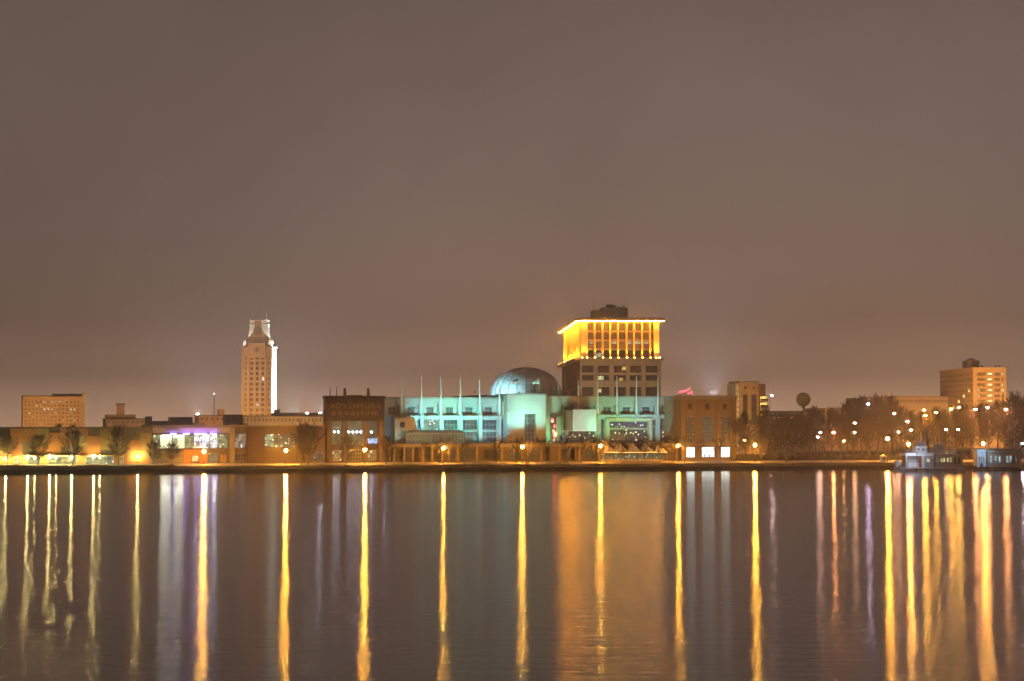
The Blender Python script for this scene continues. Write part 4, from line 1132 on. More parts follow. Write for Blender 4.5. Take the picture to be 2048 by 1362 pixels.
# ------------------------------------------------------------------ brown brick building
def brown_building():
    f = Frame(1418, 32)
    t = f.root('brown_building', 'plain brown brick building with tall grid windows and three bright white shopfronts', 'building')
    tops = ((1376,1384),(1411,1419),(1446,1454)); tall = ((1371,1391),(1404,1429),(1442,1461)); low = ((1373,1390),(1404,1429),(1442,1460))
    bb = mat('warm_brown_brick', (.235,.175,.10), .9, .14, .8, .25)
    holes = [f.rect(a,c,807,819) for a,c in tops] + [f.rect(a,c,833,884) for a,c in tall] + [f.rect(a,c,894,914.5) for a,c in low]
    zt = f.z(799)
    MB().body(f.u(1362), f.u(1473), 40, -.2, zt, holes, 0, .8).build('wall', bb, t)
    MB().box(f.u(1361.5), f.u(1474), -.35, 40.2, zt+.003, f.z(791)).build('parapet_band', concd, t)
    g1 = lit_glass('hall_glass', (.16,.12,.07), (.10,.10,.07), .35, .5, .3, .7, .3, dots=.8, dotcol=(1,.8,.5))
    g2 = lit_glass('hall_glass_green', (.20,.28,.18), (.16,.18,.1), .45, .5, .3, .7, .3)
    for a, c in tops: window(t, f.rect(a,c,807,819), 0, 1, 2, framed, dark_glass, .3, .14)
    for (a, c), g in zip(tall, (g1, g2, g1)): window(t, f.rect(a,c,833,884), 0, 4 if c-a < 22 else 5, 7, mat('pale_mullion', (.38,.33,.25), .6, .1), g, .3, .13)
    sh = lit_glass('shopfront_white', (.92,1.0,.96), (.8,1.0,.95), 4.2, .4, .2, .6, .6)
    for i, (a, c) in enumerate(low):
        window(t, f.rect(a,c,894,914.5), 0, 1 if i == 2 else (1 if i == 0 else 3), 1, framed, sh, .3, .12, 'shopfront')
    r = f.rect(1449, 1456, 898, 914)
    b = MB(); b.box(r[0], r[0]+.12, .18, .3, r[2], r[3]); b.box(r[1]-.12, r[1], .18, .3, r[2], r[3]); b.box(r[0], r[1], .18, .3, r[3]-.12, r[3]); b.box(r[0], r[1], .17, .29, (r[2]+r[3])/2, (r[2]+r[3])/2+.1); b.build('door_frame', framed, t)
    b = MB()
    for x, h in ((1408,906),(1413,909),(1418,907.5),(1423,909)): 
        q = f.rect(x, x+2.2, h, 914); b.box(q[0], q[1], .15, .28, q[2], q[3])
    b.build('shop_display', darkst, t)
    for x in (1365, 1397.5, 1435.5, 1468):
        r = f.rect(x-3, x+3, 800, 921); MB().box(r[0], r[1], -.35, -.004, -.1, zt-.6).build('pier', bb, t)
    r = f.rect(1366, 1470, 887, 891); MB().box(r[0], r[1], -.5, -.36, r[2], r[3]).build('string_course', concd, t)
    return f
bf = brown_building()

# red neon cluster on a frame behind the brown building
p = at_setback(1372, 190)
t = thing('neon_sign', 'small cluster of red neon lights on a frame above the brown building roof', 'neon sign', (p.x, p.y, zat(1372, 800, p.y)), YAW)
s = p.y/F
rd = emi('red_neon', (1.0,.06,.16), 3.5)
for x0, y0, x1, y1 in ((-15,13,-9,19),(-10,15,-5,18),(-5,16,0,20),(0,18,5,21),(5,20,9,25),(6,13,12,17),(10,14,14,12),(4,12,8,13)):
    MB().tube((x0*s, 0, y0*s), (x1*s, 0, y1*s), .22, .22, 6).build('neon_tube', rd, t)
b = MB()
for x in (-12, 0, 10): b.tube((x*s, .5, 0), (x*s, .5, 16*s), .1, .1, 5)
b.tube((-14*s,.5,12*s), (13*s,.5,12*s), .1, .1, 5); b.build('frame', darkst, t)
p2 = at_setback(1375, 210)
f, t = low_building('hidden_block', 'low dark roof showing just above the brown building parapet', 1385, 190, 1340, 1440, 799.5, 20, concd)

# ------------------------------------------------------------------ apartment block with gold stair lights
def apartment():
    f = Frame(1498, 190)
    t = f.root('apartment_block', 'narrow tan apartment block with two dark window strips and gold-lit balconies', 'building')
    w = mat('apartment_stucco', (.50,.35,.18), .85, .1, .3)
    strips = ((1486,1496),(1503,1514))
    holes = [f.rect(a, c, 789, 850) for a, c in strips] + [f.rect(x-2, x+2, 773, 778) for x in (1491, 1508)]
    u0, u1 = f.u(1480), f.u(1518); zt = f.z(765)
    MB().body(u0, u1, 14, 0, zt, holes, 0, .8).build('wall', w, t)
    for a, c in strips: window(t, f.rect(a, c, 789, 850), 0, 2, 12, framed, mat('tower_glass', (.05,.05,.06)), .4, .14)
    for x in (1491, 1508): window(t, f.rect(x-2, x+2, 773, 778), 0, 1, 1, framed, dark_glass, .3, .1)
    MB().box(u0-.3, u1+.3, -.3, 14.2, zt+.003, zt+.6).build('roof', concd, t)
    MB().box(f.u(1473), u0-.01, 1, 12, 0, f.z(767)).build('stair_tower', mat('stair_glass', (.55,.55,.52), .4, .1), t)
    for k in range(6):
        z = f.z(777 + k*10.5); MB().box(f.u(1472.6), u0-.02, .6, .996, z-.5, z+.5).build('stair_landing', whitep, t)
    MB().box(u1+.01, f.u(1536), 3, 14, 0, f.z(767)).build('rear_wing', mat('apartment_brick', (.26,.17,.09), .9, .25, .8), t)
    gb = lit_glass('balcony_gold', (1.0,.55,.06), (1.0,.70,.15), 2.6, .5, .3, .7, .35)
    for k, y in enumerate((793, 805.5, 817, 826)):
        r = f.rect(1521, 1533, y, y+8.5, 3); MB().box(r[0], r[1], 2.7, 2.99, r[2], r[3]).build('lit_landing', gb, t)
        MB().box(r[0]-.3, r[1]+.3, 1.6, 2.99, r[2]-.4, r[2]-.01).build('balcony', w, t)
        MB().box(r[0]-.3, r[1]+.3, 1.6, 1.7, r[2], r[2]+1.0).build('balustrade', darkst, t)
apartment()

# ball on a pole
p = at_setback(1607, 210); zc = zat(1607, 799, p.y)
t = thing('ball_tower', 'round olive ball on a slender pole rising above the dark trees', 'tower', (p.x, p.y, 3.0), YAW)
R = 14.0*p.y/F
MB().sphere((0,0,zc-3), R, 24, 14).build('ball', mat('ball_paint', (.30,.23,.10), .8, .35, .5), t, True)
MB().tube((0,0,0), (0,0,zc-3-R*.9), .55, .35, 12).build('stem', mat('stem_paint', (.22,.16,.09), .7, .2), t)
MB().lathe([(.36, zc-3-R-1.2), (.9, zc-3-R+.15)], 16).build('collar', darkst, t)
b = MB()
for k in range(12):
    a = 2*math.pi*k/12
    for j in range(8):
        e0, e1 = -1.3+2.6*j/8, -1.3+2.6*(j+1)/8
        b.tube((R*1.01*math.cos(e0)*math.cos(a), R*1.01*math.cos(e0)*math.sin(a), zc-3+R*1.01*math.sin(e0)), (R*1.01*math.cos(e1)*math.cos(a), R*1.01*math.cos(e1)*math.sin(a), zc-3+R*1.01*math.sin(e1)), .07, .07, 4)
b.build('seam', mat('seam_paint', (.15,.08,.04), .8, .2), t)

# ------------------------------------------------------------------ far right blocks and the hotel slab
gar = mat('garage_concrete', (.42,.33,.24), .9, .15, .2)
f, t = low_building('parking_garage', 'low parking garage behind the trees with a thin orange-lit top deck', 1575, 260, 1538, 1648, 824, 40, gar, rows=2, cols=6, wy0=826, wy1=846, wf=.85, hf=.45, pm=lit_glass('garage_dim', (.30,.16,.06), (.15,.1,.05), .5, .3))
for x, m_, s_ in ((1562, (.9,1.0,.7), 12), (1586, SOD, 8)):
    q = f.rect(x-5, x+5, 834, 835.5); MB().box(q[0], q[1], -.3, -.06, q[2], q[3]).build('strip_lamp', emi('garage_lamp_%d' % x, m_, s_), t)
f, t = low_building('brick_row', 'long low row building behind the trees with a bright orange cornice', 1700, 300, 1650, 1790, 818, 30, mat('row_brick', (.40,.27,.16), .9, .15, .3), rows=2, cols=14, wy0=821, wy1=845, wf=.4, hf=.5, cornice=gar)
f, t = low_building('dark_hall', 'dim square hall roof rising behind the long low row building', 1765, 420, 1734, 1793, 797, 30, mat('hall_brown', (.20,.14,.11), .9, .2, .2), rows=0)
MB().box(f.u(1752), f.u(1786), 4, 20, f.z(797)+.5, f.z(793)).build('upper_roof', concd, t)
f, t = low_building('banded_warehouse', 'long pale banded building running up to the hotel slab', 1840, 460, 1793, 1900, 794, 40, mat('band_wall', (.42,.31,.22), .9, .1, .2), rows=1, cols=3, wy0=797, wy1=808, wf=.9, hf=.5, pm=mat('hall_brown', (.2,.15,.1)))
f, t = low_building('corner_shed', 'dim low block half hidden by trees at the far left edge', 2, 34, -60, 19, 868, 18, darkbr, rows=2, cols=4, wy0=876, wy1=905, wf=.75, hf=.3, pm=lit_glass('shed_glass', (.6,.7,.5), (.7,.6,.35), .8, .5))

def hotel():
    yaw = math.radians(2)
    f = Frame(1980, 400, yaw=yaw)
    t = f.root('hotel_slab', 'broad tan hotel slab with a column of yellow-lit windows at the far right', 'building')
    w = mat('hotel_concrete', (.50,.33,.15), .9, .1, .2)
    u0, u1 = f.u(1947), f.u(2013); zt = f.z(738)
    # left face runs back from the corner
    D = f.wside(1881, u0)
    if D < 0: D = 40
    D = min(D, 90)
    floors = 8
    holes = []
    for k in range(floors):
        y0 = 745 + k*10.8
        holes.append(f.rect(1955, 1972, y0, y0+6)); holes.append(f.rect(1976, 1986, y0, y0+6)); holes.append(f.rect(1990, 2001, y0, y0+6)); holes.append(f.rect(2004, 2011, y0, y0+6))
    MB().body(u0, u1, D, 0, zt, holes, 0, .6).build('wall', w, t)
    MB().box(u0-.4, u1+.4, -.4, D+.4, zt+.003, zt+1.0).build('roof', w, t)
    br = mat('hotel_glass', (.22,.14,.06), .4, .25)
    for i, h in enumerate(holes):
        k, j = divmod(i, 4)
        g = br
        window(t, h, 0, 3 if j in (0, 2) else 2, 1, framed, g, .25, .14)
        if j == 1:
            MB().box(h[0]+.2, h[1]-.2, .1, .2, h[2]+.35, h[3]-.2).build('lit_pane', lit_glass('hotel_yellow', (1.0,.85,.25), (1.0,.95,.45), 1.8, .3, .3, .6, .6), t)
        if j == 3 and k in (0, 2, 3): MB().box(h[0]+.1, h[1]-.1, .1, .2, h[2]+.2, h[3]-.2).build('lit_pane', warmlit, t)
        if j == 0 and k in (3, 4): MB().box(h[0]+.2, h[0]+1.6, .1, .2, h[2]+.2, h[3]-.2).build('lit_pane', warmlit, t)
    for k in range(floors+1):
        z = f.z(752.8 + k*10.8); MB().box(u0+.5, u1-.5, -.2, -.004, z-.25, z+.25).build('floor_band', w, t)
        n = 13
        MB().box(u0-.25, u0-.004, .6, D-.6, z-.3, z+.3).build('floor_band', w, t)
        if k < floors:
            zz0 = f.z(750.8 + k*10.8); 
            if k not in _hw:
                b = MB(); b.box(-.1, -.004, -D*.026, D*.026, 0, f.z(745)-f.z(750.8)); _hw[k] = b.mesh('side_window', br)
            for j in range(n):
                me_ = _hw[k]
                if (j*7 + k*5) % 19 == 3:
                    if 'lit' not in _hw:
                        _hw['lit'] = _hw[k].copy(); _hw['lit'].materials.clear(); _hw['lit'].materials.append(goldlit)
                    me_ = _hw['lit']
                link('side_window', me_, t, (u0, D*(j+.5)/n, zz0))
    for j in range(5): 
        u = u0 + (u1-u0)*j/4.0
    MB().box(u0+.01, u0+1.4, -.45, -.21, 0, zt-.2).build('corner_pier', w, t)
    MB().box(u1-1.4, u1, -.45, -.21, 0, zt-.2).build('corner_pier', w, t)
    MB().box(f.u(1936,8), f.u(1960,8), 8, 20, zt+1.003, f.z(721,8)).build('penthouse', roofm, t)
    MB().box(f.u(1940,9), f.u(1952,9), 10, 16, f.z(721,8), f.z(717,8)).build('penthouse_plant', roofm, t)
    for x in (1966, 1994, 2001): MB().box(f.u(x-1.5,3), f.u(x+1.5,3), 3, 5, zt+1.003, f.z(731,3)).build('roof_vent', darkst, t)
    return f
_hw = {}
hf_ = hotel()

# sodium floodlight masts in the streets behind the front row; they light the far blocks
def street_mast(label, px, setback, h, target, power, color=SOD2, cone=120):
    p = at_setback(px, setback)
    t = thing('floodlight_mast', label, 'floodlight mast', (p.x, p.y, 3.0), YAW, 'sodium floodlight masts in the city streets')
    MB().tube((0,0,0), (0,0,h), .2, .12, 8).build('post', darkst, t)
    MB().box(-1.0, 1.0, -.15, .15, h, h+.15).build('crossbar', darkst, t)
    for x in (-.7, .7):
        MB().box(x-.3, x+.3, -.3, .3, h+.16, h+.6).build('lamp_head', darkst, t)
        MB().box(x-.25, x+.25, .301, .34, h+.2, h+.55).build('lamp_glass', emi('mast_glass', SOD2, 25), t)
    d = t.matrix_basis.inverted() @ Vector(target)
    spot_into(t, (0, .45, h+.38), d, color, power, cone)
def tgt(px, py, setback):
    p = at_setback(px, setback); return (p.x, p.y, zat(px, py, p.y))
street_mast('sodium mast lighting the far tan office block, mostly hidden', 90, 340, 9, tgt(105, 815, 420), 260000)
street_mast('sodium mast lighting the flat-roofed block', 245, 290, 8, tgt(250, 830, 330), 40000)
street_mast('sodium mast lighting the brick annex left of the city hall', 430, 430, 8, tgt(430, 838, 480), 70000)
street_mast('sodium mast lighting the city hall annex', 600, 510, 8, tgt(600, 840, 560), 90000)
street_mast('sodium mast before the gold-crowned tower', 1190, 120, 9, tgt(1220, 760, 165), 60000, (1.0,.66,.36))
street_mast('sodium mast lighting the apartment block', 1490, 145, 9, tgt(1498, 800, 190), 60000)
street_mast('sodium mast lighting the long low row building', 1705, 250, 8, tgt(1710, 830, 300), 90000)
street_mast('sodium mast lighting the banded building', 1830, 400, 8, tgt(1840, 805, 460), 45000)
street_mast('sodium mast lighting the right face of the hotel slab', 2000, 320, 9, tgt(1985, 780, 400), 380000)
street_mast('sodium mast lighting the left face of the hotel slab', 1880, 345, 9, tgt(1915, 780, 420), 380000)
for lab, px, py, sb, c, tp, P in (('blinding white floodlight on the low roof left of the city hall tower', 395, 828, 120, (.85,.88,1.0), (395, 800), 9000),
    ('blue-white floodlight beside the sign building parapet', 640, 826, 120, (.85,.85,1.0), (600, 800), 7000),
    ('smaller white floodlight on the annex roof', 614, 826, 130, (1.0,.95,.9), (600, 800), 1500),
    ('violet-white floodlight at the corner between the sign building and the left wing', 768, 796, 45, (.75,.70,1.0), (800, 796), 1500)):
    p = at_setback(px, sb); L = Vector((p.x, p.y, zat(px, py, p.y)))
    floodlight(lab, L, L + Vector((.2, -.45, .85)), c, P*16, 120, None, lens=300, size=.42)
p = at_setback(1428, 260); L = Vector((p.x, p.y, zat(1420, 797, p.y)))
floodlight('white floodlight glowing just behind the brown building parapet', L, L + Vector((-.1,-.25,1.0)), (.85,.92,1.0), 900000, 120, None, lens=60, size=.5)

# ------------------------------------------------------------------ boats at the quay
def boat_frame(px, py):
    p = on_water(px, py); return p
def ferry():
    p = on_water(1855, 943)
    s = p.y/F                                        # metres per photo pixel here
    t = thing('ferry_boat', 'white two-deck ferry with dark funnel and wheelhouse moored at the quay', 'ferry', (p.x, p.y, 0), YAW*.6)
    X = lambda x: (x-1855)*s
    Z = lambda y: (943-y)*s
    bw = 3.6
    # hull: pointed bow to the left
    b = MB(); L0, L1 = X(1785), X(1928); n = 14
    sec = []
    for i in range(n+1):
        q = i/n; x = L0 + (L1-L0)*q
        k = min(1.0, (q/.25)**.6) if q < .25 else (1.0 if q < .9 else 1.0-(q-.9)*1.6)
        zt = 1.5 + (1-min(1, q/.3))*.9
        sec.append([(x, -bw*k-.02, zt), (x, -bw*k*.85-.02, .2), (x, -bw*k*.8-.02, -.6), (x, bw*k*.8+.02, -.6), (x, bw*k*.85+.02, .2), (x, bw*k+.02, zt)])
    for i in range(n):
        for j in range(5): b.quad(sec[i][j], sec[i][j+1], sec[i+1][j+1], sec[i+1][j])
        b.quad(sec[i][5], sec[i][0], sec[i+1][0], sec[i+1][5])
    b.f.append(tuple(range(len(b.v), len(b.v)+6))); b.v += sec[-1]; b.mi.append(0)
    b.build('hull', mat('hull_blue_grey', (.40,.43,.50), .5, .15), t)
    dk = 1.52
    wb = mat('boat_white', (.74,.78,.84), .5, .1)
    # forward open deckhouse
    z1 = Z(912)
    MB().box(X(1803), X(1861), -3.3, 3.3, z1, z1+.9).build('upper_deck', wb, t)
    MB().box(X(1801), X(1863), -3.6, 3.6, z1+.905, z1+1.1).build('deck_roof', wb, t)
    MB().box(X(1808), X(1830), -3.2, -2.9, dk, Z(925)).build('bulwark', wb, t)
    MB().box(X(1831), X(1836), -3.1, -2.7, dk, z1).build('door', mat('rust_red', (.30,.09,.05), .6, .2), t)
    for x in (1805, 1838, 1840.5):
        MB().box(X(x)-.16, X(x)+.16, -3.25, -2.95, dk, z1-.003).build('stanchion', wb, t)
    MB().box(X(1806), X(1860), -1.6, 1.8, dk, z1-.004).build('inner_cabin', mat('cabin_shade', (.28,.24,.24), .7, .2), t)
    c = MB(); c.box(X(1842), X(1862), -3.2, 3.2, dk, z1-.005); c.build('side_cabin', mat('cabin_grey', (.33,.35,.42), .6, .12), t)
    lw = lit_glass('boat_window', (1.0,.85,.4), (.9,.9,.5), 1.3, 1.2)
    q = (X(1846), X(1853), Z(924), Z(917)); window(t, q, -3.2, 2, 1, wb, lw, -.16, .1)
    q = (X(1855), X(1860), Z(924), Z(917)); window(t, q, -3.2, 1, 1, wb, dark_glass, -.16, .1)
    # wheelhouse, mast and aerials
    zr = z1 + 1.1
    wh = MB(); wh.box(X(1828), X(1851), -1.7, 1.7, zr, Z(894)); wh.build('wheelhouse', wb, t)
    MB().box(X(1826.5), X(1852), -2.0, 2.0, Z(894)+.003, Z(892)).build('wheelhouse_roof', wb, t)
    for a, e in ((1829.5,1836),(1840,1849)):
        window(t, (X(a), X(e), Z(902), Z(896)), -1.7, 2, 1, wb, lit_glass('wheelhouse_glass', (.4,.45,.55), (.6,.65,.7), .6, .8), -.16, .08)
    b = MB(); b.v = [(X(1831),-1.1,Z(892)),(X(1849),-1.1,Z(892)),(X(1849),1.1,Z(892)),(X(1831),1.1,Z(892)),(X(1837),-.4,Z(882)),(X(1846),-.4,Z(882)),(X(1846),.4,Z(882)),(X(1837),.4,Z(882))]
    b.f = [(0,3,2,1),(4,5,6,7),(0,1,5,4),(1,2,6,5),(2,3,7,6),(3,0,4,7)]; b.mi = [0]*6; b.build('mast_house', mat('cabin_grey', (.3,.3,.4)), t)
    MB().tube((X(1842),0,Z(882)), (X(1842),0,Z(864)), .26, .12, 8).build('mast', steel, t)
    MB().tube((X(1838),0,Z(874)), (X(1846),0,Z(874)), .06, .06, 6).build('yard', steel, t)
    MB().tube((X(1857.5),1,zr), (X(1857.5),1,Z(861)), .55, .5, 14).build('funnel', mat('funnel_navy', (.05,.055,.09), .5, .2), t)
    MB().tube((X(1857.5),1,Z(861)), (X(1857.5),1,Z(860)), .62, .62, 14).build('funnel_rim', darkst, t)
    b = MB(); 
    for x in (1872, 1884):
        b.tube((X(x),-.6,dk), (X(x+ (1 if x < 1880 else -2)),-.2,Z(884)), .14, .1, 6)
    for y in (905, 896, 888): b.tube((X(1872.5),-.5,Z(y)), (X(1883),-.5,Z(y)), .1, .1, 5)
    b.build('gantry', steel, t)
    MB().tube((X(1879),-.3,Z(896)), (X(1879),-.3,Z(860)), .1, .05, 6).build('aft_mast', steel, t)
    MB().box(X(1872), X(1886), -1.4, 1.4, Z(906), Z(888)).build('engine_casing', mat('casing', (.22,.24,.30), .6, .15), t)
    # after cabin
    za = Z(909)
    MB().box(X(1866), X(1922), -3.0, 3.0, dk, za).build('after_cabin', mat('cabin_dark', (.30,.27,.24), .6, .2), t)
    MB().box(X(1864), X(1925), -3.3, 3.3, za+.003, za+.22).build('after_roof', mat('cabin_grey', (.3,.3,.4)), t)
    for i, x in enumerate((1868.5, 1876, 1881.5, 1889, 1895)):
        window(t, (X(x), X(x+4.2), Z(924), Z(915)), -3.0, 1, 1, framed, lw if i != 0 else lit_glass('boat_window_dim', (.8,.65,.3), (.5,.45,.3), .7), -.16, .08)
    for x in (1904, 1912): window(t, (X(x), X(x+4.5), Z(928), Z(914)), -3.0, 1, 1, framed, dark_glass, -.16, .08)
    rp = MB().tube((0,0,0),(0,0,1.0),.03,.03,5).mesh('rail_post', steel)
    for i in range(16): link('rail_post', rp, t, (X(1803+i*3.8), -3.45, zr))
    MB().tube((X(1803),-3.45,zr+1.0), (X(1860),-3.45,zr+1.0), .035, .035, 5).build('handrail', steel, t)
    b = MB()
    for i in range(15): b.box(X(1805+i*1.55), X(1805.5+i*1.55), -3.34, -3.24, Z(925), Z(919))
    b.build('bulwark_bars', wb, t)
    MB().box(X(1790), X(1926), -bw-.16, -bw+.1, 1.18, 1.42).build('rubbing_strake', wb, t)
    tm = MB().lathe([(.28,-.12),(.45,-.12),(.45,.12),(.28,.12),(.28,-.12)], 12).mesh('tyre', darkst)
    for x in (1806, 1822, 1846, 1868, 1886, 1904):
        o = link('tyre_fender', tm, t, (X(x), -bw-.2, .75)); o.rotation_euler = (math.pi/2, 0, 0)
    for i in range(9): link('rail_post', rp, t, (X(1868+i*6.2), -3.1, za+.22))
    MB().tube((X(1868),-3.1,za+1.2), (X(1918),-3.1,za+1.2), .05, .05, 5).build('handrail', steel, t)
    b = MB(); b.lathe([(.02,0),(.5,.25),(.62,.75),(.5,1.2),(.02,1.35)], 10, X(1846), 0.9)
    b.v = [(x, y, z + Z(892)) for x, y, z in b.v]; b.build('radar_dome', wb, t, True)
    MB().box(X(1895), X(1909), -1.2, 1.2, za+.22, za+1.3).build('life_raft_locker', wb, t)
    # bow fitting
    MB().box(X(1788), X(1797), -1.1, 1.1, 1.6, Z(921)).build('bow_locker', wb, t)
    MB().tube((X(1790),0,1.6), (X(1790),0,Z(912)), .07, .05, 6).build('jackstaff', steel, t)
    # added fill lamp on a post in the water, brightens the white paint
    spot_into(t, (X(1815), -8.7, Z(904.7)), (X(1832), -2, Z(920)), (.75,.85,1.0), 1800, 130)
    MB().tube((X(1815), -9, -1), (X(1815), -9, Z(906)), .12, .1, 6).build('ferry_fill_lamp_post', darkst, t)
    MB().box(X(1815)-.2, X(1815)+.2, -9.2, -8.85, Z(906), Z(903.5)).build('ferry_fill_lamp', darkst, t)
def small_boat():
    p = on_water(1993, 941); s = p.y/F
    t = thing('tour_boat', 'smaller blue-white boat with boxy bow house and long windowed cabin', 'boat', (p.x, p.y, 0), YAW*.6)
    X = lambda x: (x-1993)*s; Z = lambda y: (941-y)*s
    b = MB(); n = 12; sec = []; L0, L1 = X(1943), X(2046); bw = 2.6
    for i in range(n+1):
        q = i/n; x = L0+(L1-L0)*q; k = min(1.0, (q/.2)**.6+.15); zt = 1.3+(1-min(1,q/.3))*.5
        sec.append([(x,-bw*k,zt),(x,-bw*k*.85,.1),(x,-bw*k*.8,-.6),(x,bw*k*.8,-.6),(x,bw*k*.85,.1),(x,bw*k,zt)])
    for i in range(n):
        for j in range(5): b.quad(sec[i][j], sec[i][j+1], sec[i+1][j+1], sec[i+1][j])
        b.quad(sec[i][5], sec[i][0], sec[i+1][0], sec[i+1][5])
    for q in (0, -1): b.f.append(tuple(range(len(b.v), len(b.v)+6))); b.v += sec[q]; b.mi.append(0)
    b.build('hull', mat('hull_dark', (.05,.05,.06), .5, .2), t)
    bl = mat('boat_blue_white', (.48,.62,.76), .5, .1)
    MB().box(X(1949), X(1967), -2.0, 2.0, 1.3, Z(902)).build('bow_house', bl, t)
    b = MB(); b.prism([(X(1945), Z(902)+.02), (X(1968), Z(902)+.02), (X(1966), Z(898)), (X(1949), Z(899))], -2.2, 2.2); b.build('bow_house_roof', bl, t)
    for x in (1951, 1955.5, 1960): window(t, (X(x), X(x+3.6), Z(925), Z(913)), -2.0, 1, 1, bl, lit_glass('bow_window', (.35,.45,.6), (.5,.6,.7), .5, .8), -.16, .08)
    b = MB(); b.tube((X(1957), -2.25, Z(923+6)), (X(1957), -2.004, Z(929)), .55, .55, 14); b.build('lifebuoy', mat('navy', (.03,.06,.22), .5, .1), t)
    MB().box(X(1969), X(2040), -2.2, 2.2, 1.3, Z(905)).build('cabin', mat('cabin_dark', (.2,.16,.12)), t)
    MB().box(X(1968), X(2042), -2.5, 2.5, Z(905)+.003, Z(898)).build('cabin_roof', mat('cabin_taupe', (.24,.20,.17), .6, .15), t)
    for i, x in enumerate((1973, 1983, 1991.5, 2008, 2014.5, 2027)):
        g = lit_glass('cabin_ice', (.55,.85,.75), (.45,.5,.95), 1.0, .8) if i < 5 else lit_glass('cabin_ice_dim', (.4,.5,.4), (.3,.35,.4), .5)
        window(t, (X(x), X(x+(5.5 if i != 5 else 4)), Z(925), Z(911)), -2.2, 1, 2, framem, g, -.16, .08)
    for x in (1985, 2005, 2026): MB().tube((X(x), -2.0, Z(898)), (X(x-2), -2.0, Z(884)), .13, .09, 6).build('davit', steel, t)
    MB().tube((X(1975), 0, Z(898)), (X(1975), 0, Z(882)), .08, .05, 6).build('mast', steel, t)
    MB().box(X(1968), X(2044), -2.62, -2.45, Z(905)+.25, Z(905)+.6).build('roof_trim', bl, t)
    rq = MB().tube((0,0,0),(0,0,1.0),.05,.05,5).mesh('rail_post', steel)
    for i in range(12): link('rail_post', rq, t, (X(1971+i*6), -2.3, Z(898)))
    MB().tube((X(1971),-2.3,Z(898)+1.0), (X(2037),-2.3,Z(898)+1.0), .05, .05, 5).build('handrail', steel, t)
    spot_into(t, (X(1955), -7.7, Z(904.7)), (X(1960), -2, Z(916)), (.55,.82,1.0), 1300, 120)  # fill lamp added on a post off the side to brighten the bow house
    MB().tube((X(1955), -8, -1), (X(1955), -8, Z(906)), .12, .1, 6).build('boat_fill_lamp_post', darkst, t)
    MB().box(X(1955)-.2, X(1955)+.2, -8.2, -7.85, Z(906), Z(903.5)).build('boat_fill_lamp', darkst, t)
ferry(); small_boat()

# ------------------------------------------------------------------ trees
def make_tree(seed, h, width, nb, first=.22, trunk=.2, tr=.02, sub=5, tw=4, low=25, high=68, peak=.4, multi=False):
    """bare winter tree: a leader with rising side limbs, branchlets and twigs; returns trunk mesh and crown mesh"""
    R = random.Random(seed); T = MB(); C = MB()
    n = 7; P = [Vector((0,0,-.3))]
    for i in range(1, n+1):
        P.append(Vector((P[-1].x + R.uniform(-1,1)*h*.012, P[-1].y + R.uniform(-1,1)*h*.012, h*.96*i/n)))
    rad = lambda z: max(.02, trunk*(1 - .9*z/h))
    for i in range(n):
        (T if i < 3 else C).tube(P[i], P[i+1], rad(max(0,P[i].z))*(1.3 if i == 0 else 1), rad(P[i+1].z), 8 if i < 3 else 5, False)
    def lead(z):
        k = min(n-1, max(0, int(z/(h*.96)*n))); q = (z - P[k].z)/(P[k+1].z - P[k].z); return P[k].lerp(P[k+1], q)
    def vec(az, el): return Vector((math.cos(az)*math.cos(el), math.sin(az)*math.cos(el), math.sin(el)))
    for i in range(nb):
        q = (i + R.random())/nb
        z = h*(first + (.97-first)*q)
        prof = (q/peak)**.55 if q < peak else max(.06, 1 - ((q-peak)/(1-peak))**1.6)
        L = width*.5*(.25+.75*prof)*R.uniform(.7, 1.15)
        az = i*2.399 + R.uniform(-.5, .5); el = math.radians(low + (high-low)*q + R.uniform(-9, 9))
        p = lead(z); r = min(rad(z)*.6, .02*L + .015); segs = 4; pts = [p]
        for k in range(segs):
            e = el + .13*k; pts.append(pts[-1] + vec(az + R.uniform(-.15,.15), e)*L/segs)
        for k in range(segs): C.tube(pts[k], pts[k+1], r*(1-.2*k), r*(1-.2*(k+1)), 4, False)
        for j in range(sub):
            f = R.uniform(.25, 1.0)*segs; k = min(segs-1, int(f)); b0 = pts[k].lerp(pts[k+1], f-k)
            e2 = vec(az + R.choice((-1,1))*R.uniform(.4, 1.1), el + R.uniform(-.25, .6)); l2 = L*R.uniform(.25, .45)
            b1 = b0 + e2*l2; C.tube(b0, b1, max(tr, r*.45), tr, 3, False)
            for m in range(tw):
                g = R.uniform(.2, 1.0); c0 = b0.lerp(b1, g)
                e3 = (e2 + Vector((R.uniform(-1,1), R.uniform(-1,1), R.uniform(-.5,1)))*.75).normalized()
                C.tube(c0, c0 + e3*l2*R.uniform(.4, .8), tr, tr*.5, 3, False)
    return T.mesh('trunk', bark), C.mesh('crown', twigm)
def plant(label, px, setback, h, variants, name='bare_tree', group=None, z=None, cat='tree'):
    p = at_setback(px, setback)
    zb = z if z is not None else (1.5 + (setback-.9)/6.1*.8 if setback < 7 else 2.3 + min(1, (setback-7)/17)*.6 if setback < 24 else 2.95)
    T, C, h0 = variants[random.randrange(len(variants))]
    t = thing(name, label, cat, (p.x, p.y, zb - .02), random.uniform(0, 6.28), group)
    k = h/h0; t.scale = (k*random.uniform(.9, 1.1), k*random.uniform(.9, 1.1), k)
    link('trunk', T, t); link('crown', C, t)
    return t
broad = [(*make_tree(10+i, 10, 11.5, 52, .22, .20, .042, 6, 5, 12, 60, .36), 10) for i in range(3)]
small = [(*make_tree(20+i, 6, 6.4, 26, .36, .11, .030, 5, 4, 20, 60, .45), 6) for i in range(3)]
